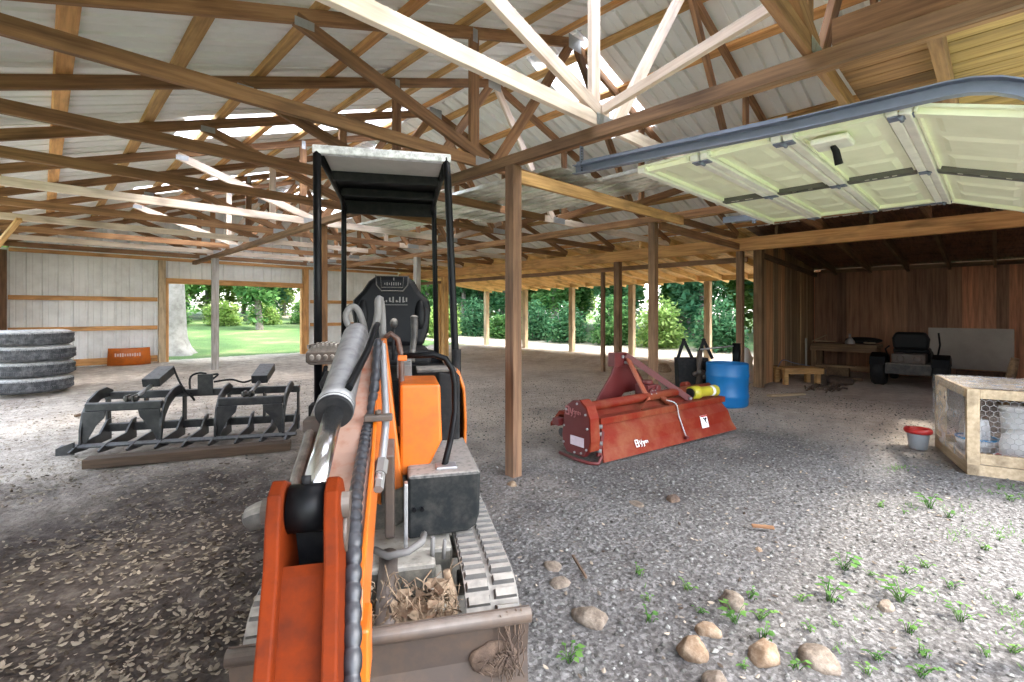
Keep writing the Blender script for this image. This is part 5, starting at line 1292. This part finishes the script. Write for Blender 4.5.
protos = [weed_mb(.055, 9, 1).obj('weed', WEED, None, fix=False), weed_mb(.04, 12, 2).obj('weed', WEED, None, fix=False), weed_mb(.085, 14, 3).obj('weed', WEED, None, fix=False)]
for i, (x, y) in enumerate(weed_at):
    k = (0, 1, 0, 1, 2)[i % 5]
    o = protos[k] if k in (0, 1, 2) and not protos[k].get('label') else dup(protos[k])
    s = rr.uniform(.7, 1.3)
    o.matrix_basis = Matrix.Translation((x, y, gh(x, y)-.004)) @ Matrix.Rotation(rr.uniform(0, 6.3), 4, 'Z') @ Matrix.Scale(s, 4)
    tag(o, 'small green weed sprouting from the gravel', 'weed', 'weeds in the gravel')
# ------------------------------------------------------------------ trees outside
def foliage_mb(clusters, leaves, size, spread, shape, seed):
    r2 = random.Random(seed); vs = []; fs = []
    for c in range(clusters):
        ctr = V(shape(r2))
        for k in range(leaves):
            p = ctr+V([max(-1.4, min(1.4, r2.gauss(0, 1)))*spread*k_ for k_ in (1, 1, .8)])
            s = size*r2.uniform(.6, 1.3)
            u = V((r2.gauss(0, 1), r2.gauss(0, 1), r2.gauss(0, .5))).normalized(); w = u.cross(V((r2.gauss(0, .4), r2.gauss(0, .4), 1))).normalized()
            b = len(vs); vs += [p-u*s, p-w*s*.55, p+u*s, p+w*s*.55]; fs.append((b, b+1, b+2, b+3))
    return MB().add(vs, fs)
def ell(rx, rz, cz):
    def f(r2):
        while 1:
            p = V((r2.uniform(-1, 1), r2.uniform(-1, 1), r2.uniform(-1, 1)))
            if .35 < p.length < 1: return (p.x*rx, p.y*rx, cz+p.z*rz)
    return f
def tree(i, kind, h, cr, mat, bark, tr):
    T = thing('tree', 'leafy tree', 'tree', (0, 0, 0))
    pts = [(.08*math.sin(k*1.3+i), .08*math.cos(k*1.7+i), h*.78*k/5) for k in range(6)]
    tk = MB().tube([(0, 0, -.4)]+pts, [tr*1.5, tr*1.25, tr, tr*.85, tr*.7, tr*.5, tr*.25], 10)
    for k in range(7):
        a = k*2.4+i; z = h*(.32+.06*k)
        tk.tube([(0, 0, z), (math.cos(a)*cr*.35, math.sin(a)*cr*.35, z+h*.07), (math.cos(a)*cr*.75, math.sin(a)*cr*.75, z+h*.10)], [tr*.4, tr*.25, tr*.08], 6)
    tk.obj('trunk', bark, T)
    foliage_mb(230, 34, .16, .26, ell(cr, h*.49, h*.50), 40+i).obj('foliage', mat, T, fix=False)
    return T
PT = [tree(0, 'a', 11, 1.35, LEAF1, BARK, .16), tree(1, 'b', 12.5, 1.4, LEAF2, BARK, .17), tree(2, 'c', 9, 1.3, LEAF3, BARKG, .12)]
KL = ['mid green leafy tree outside the barn', 'deep green leafy tree in the wood beyond the open sides', 'light green young tree at the edge of the wood']
used = [0, 0, 0]
def put(kind, x, y, s, zs=1.):
    o = PT[kind] if not used[kind] else dup(PT[kind])
    used[kind] = 1; z = lawn_h(x, y)
    o.matrix_basis = Matrix.Translation((x, y, z)) @ Matrix.Rotation(rr.uniform(0, 6.3), 4, 'Z') @ Matrix.Diagonal((s, s, s*zs, 1))
    tag(o, KL[kind], 'tree', ['mid green trees', 'deep green trees', 'light green trees'][kind])
for row, (X, n_) in enumerate(((18.6, 11), (21.7, 12), (24.8, 13), (27.9, 14), (31.0, 14))):
    for i in range(n_):
        put((1, 0, 1, 2, 0)[(i*2+row) % 5] if row else (1, 1, 0)[i % 3], X+rr.uniform(-.05, .05), -3+i*3.75+rr.uniform(-.05, .05)+(row % 2)*1.87, rr.uniform(.9, 1.0), rr.uniform(.85, 1.2))
for row, (Y, n_) in enumerate(((30.5, 6), (33.6, 7), (36.7, 8), (39.8, 8))):
    for i in range(n_):
        if -6+i*3.75+(row % 2)*1.87 < 14.6: put((2, 0, 2, 0, 1)[(i*2+row) % 5], -6+i*3.75+rr.uniform(-.05, .05)+(row % 2)*1.87, Y+rr.uniform(-.05, .05), rr.uniform(.9, 1.0), rr.uniform(.85, 1.2))
for X_, Y_ in ((-6.5, 1.0), (-7.5, 6.0)): put(0, X_, Y_, 1.0)  # unseen trees added to dapple the light on the left ground
put(0, 7.2, 24.2, .85); put(2, 11.2, 23.5, .8)
# undergrowth
def dome(r2):
    while 1:
        p = (r2.uniform(-1, 1), r2.uniform(-1, 1), r2.uniform(0, 1))
        if p[0]**2+p[1]**2+p[2]**2 < 1: return (p[0]*.68, p[1]*.68, .1+p[2]*1.3)
def bush(i, mat):
    T = thing('bush', 'leafy bush', 'bush', (0, 0, 0))
    s = MB()
    for k in range(6):
        a = k*1.05+i; s.tube([(0, 0, -.2), (.25*math.cos(a), .25*math.sin(a), .5), (.5*math.cos(a), .5*math.sin(a), 1.1)], [.03, .02, .008], 6)
    s.obj('stem', BARK, T)
    foliage_mb(120, 26, .085, .2, dome, 90+i).obj('foliage', mat, T, fix=False)
    return T
PB = [bush(0, LEAF3), bush(1, LEAF1), bush(2, LEAF2)]; usedb = [0, 0, 0]
BLB = ['bright yellow-green bush at the edge of the wood', 'green bush at the edge of the wood', 'deep green bush under the trees beyond the lean-to posts']
def putb(kind, x, y, s):
    o = PB[kind] if not usedb[kind] else dup(PB[kind]); usedb[kind] = 1
    o.matrix_basis = Matrix.Translation((x, y, lawn_h(x, y))) @ Matrix.Rotation(rr.uniform(0, 6.3), 4, 'Z') @ Matrix.Diagonal((s, s, s*rr.uniform(.8, 1.3), 1))
    tag(o, BLB[kind], 'bush', ['bright bushes', 'green bushes', 'deep green bushes'][kind])
for i in range(14): putb((1, 2, 2, 1, 2, 0)[i % 6], 15.4+rr.uniform(-.2, .2), -2+i*2.05, rr.uniform(.9, 1.0))
for i in range(9): putb((0, 1, 0)[i % 3], -4+i*2.1, 27.6+rr.uniform(-.4, .4), rr.uniform(.9, 1.05))
for x, y, s in ((12.8, 17.5, 1.), (12.6, 20.3, 1.0), (10.2, 20.2, 1.)): putb(0, x, y, s)
# thick trunk just outside the back doorway
BT = thing('big_tree', 'thick grey-barked tree trunk just outside the back doorway', 'tree', (2.55, 16.2, 0))
m = MB(); n = 24; zs = [(-.1, .72), (.08, .62), (.25, .50), (.5, .43), (.9, .39), (1.6, .36), (2.4, .34), (4, .31), (7, .22)]
vs = []
for z, r in zs:
    for k in range(n):
        a = 2*math.pi*k/n; q = r*(1+(.16*math.sin(a*5+.6)*max(0, .6-z)/.6)+.06*noise.noise((math.cos(a)*3, math.sin(a)*3, z*1.5)))
        vs.append((q*math.cos(a), q*math.sin(a), z))
m.add(vs, [(i*n+k, i*n+(k+1) % n, (i+1)*n+(k+1) % n, (i+1)*n+k) for i in range(len(zs)-1) for k in range(n)], 0, True).obj('trunk', BARKG, BT)
for k in range(6):
    a = k*1.05+.4; m2 = MB().tube([(0, 0, 3.6+k*.4), (math.cos(a)*1.4, math.sin(a)*1.4, 4.6+k*.4), (math.cos(a)*3, math.sin(a)*3, 5.2+k*.4)], [.14, .09, .03], 8)
    m2.obj('branch', BARKG, BT)
foliage_mb(160, 34, .14, .42, ell(4.4, 2.4, 6.4), 77).obj('foliage', LEAF1, BT, fix=False)
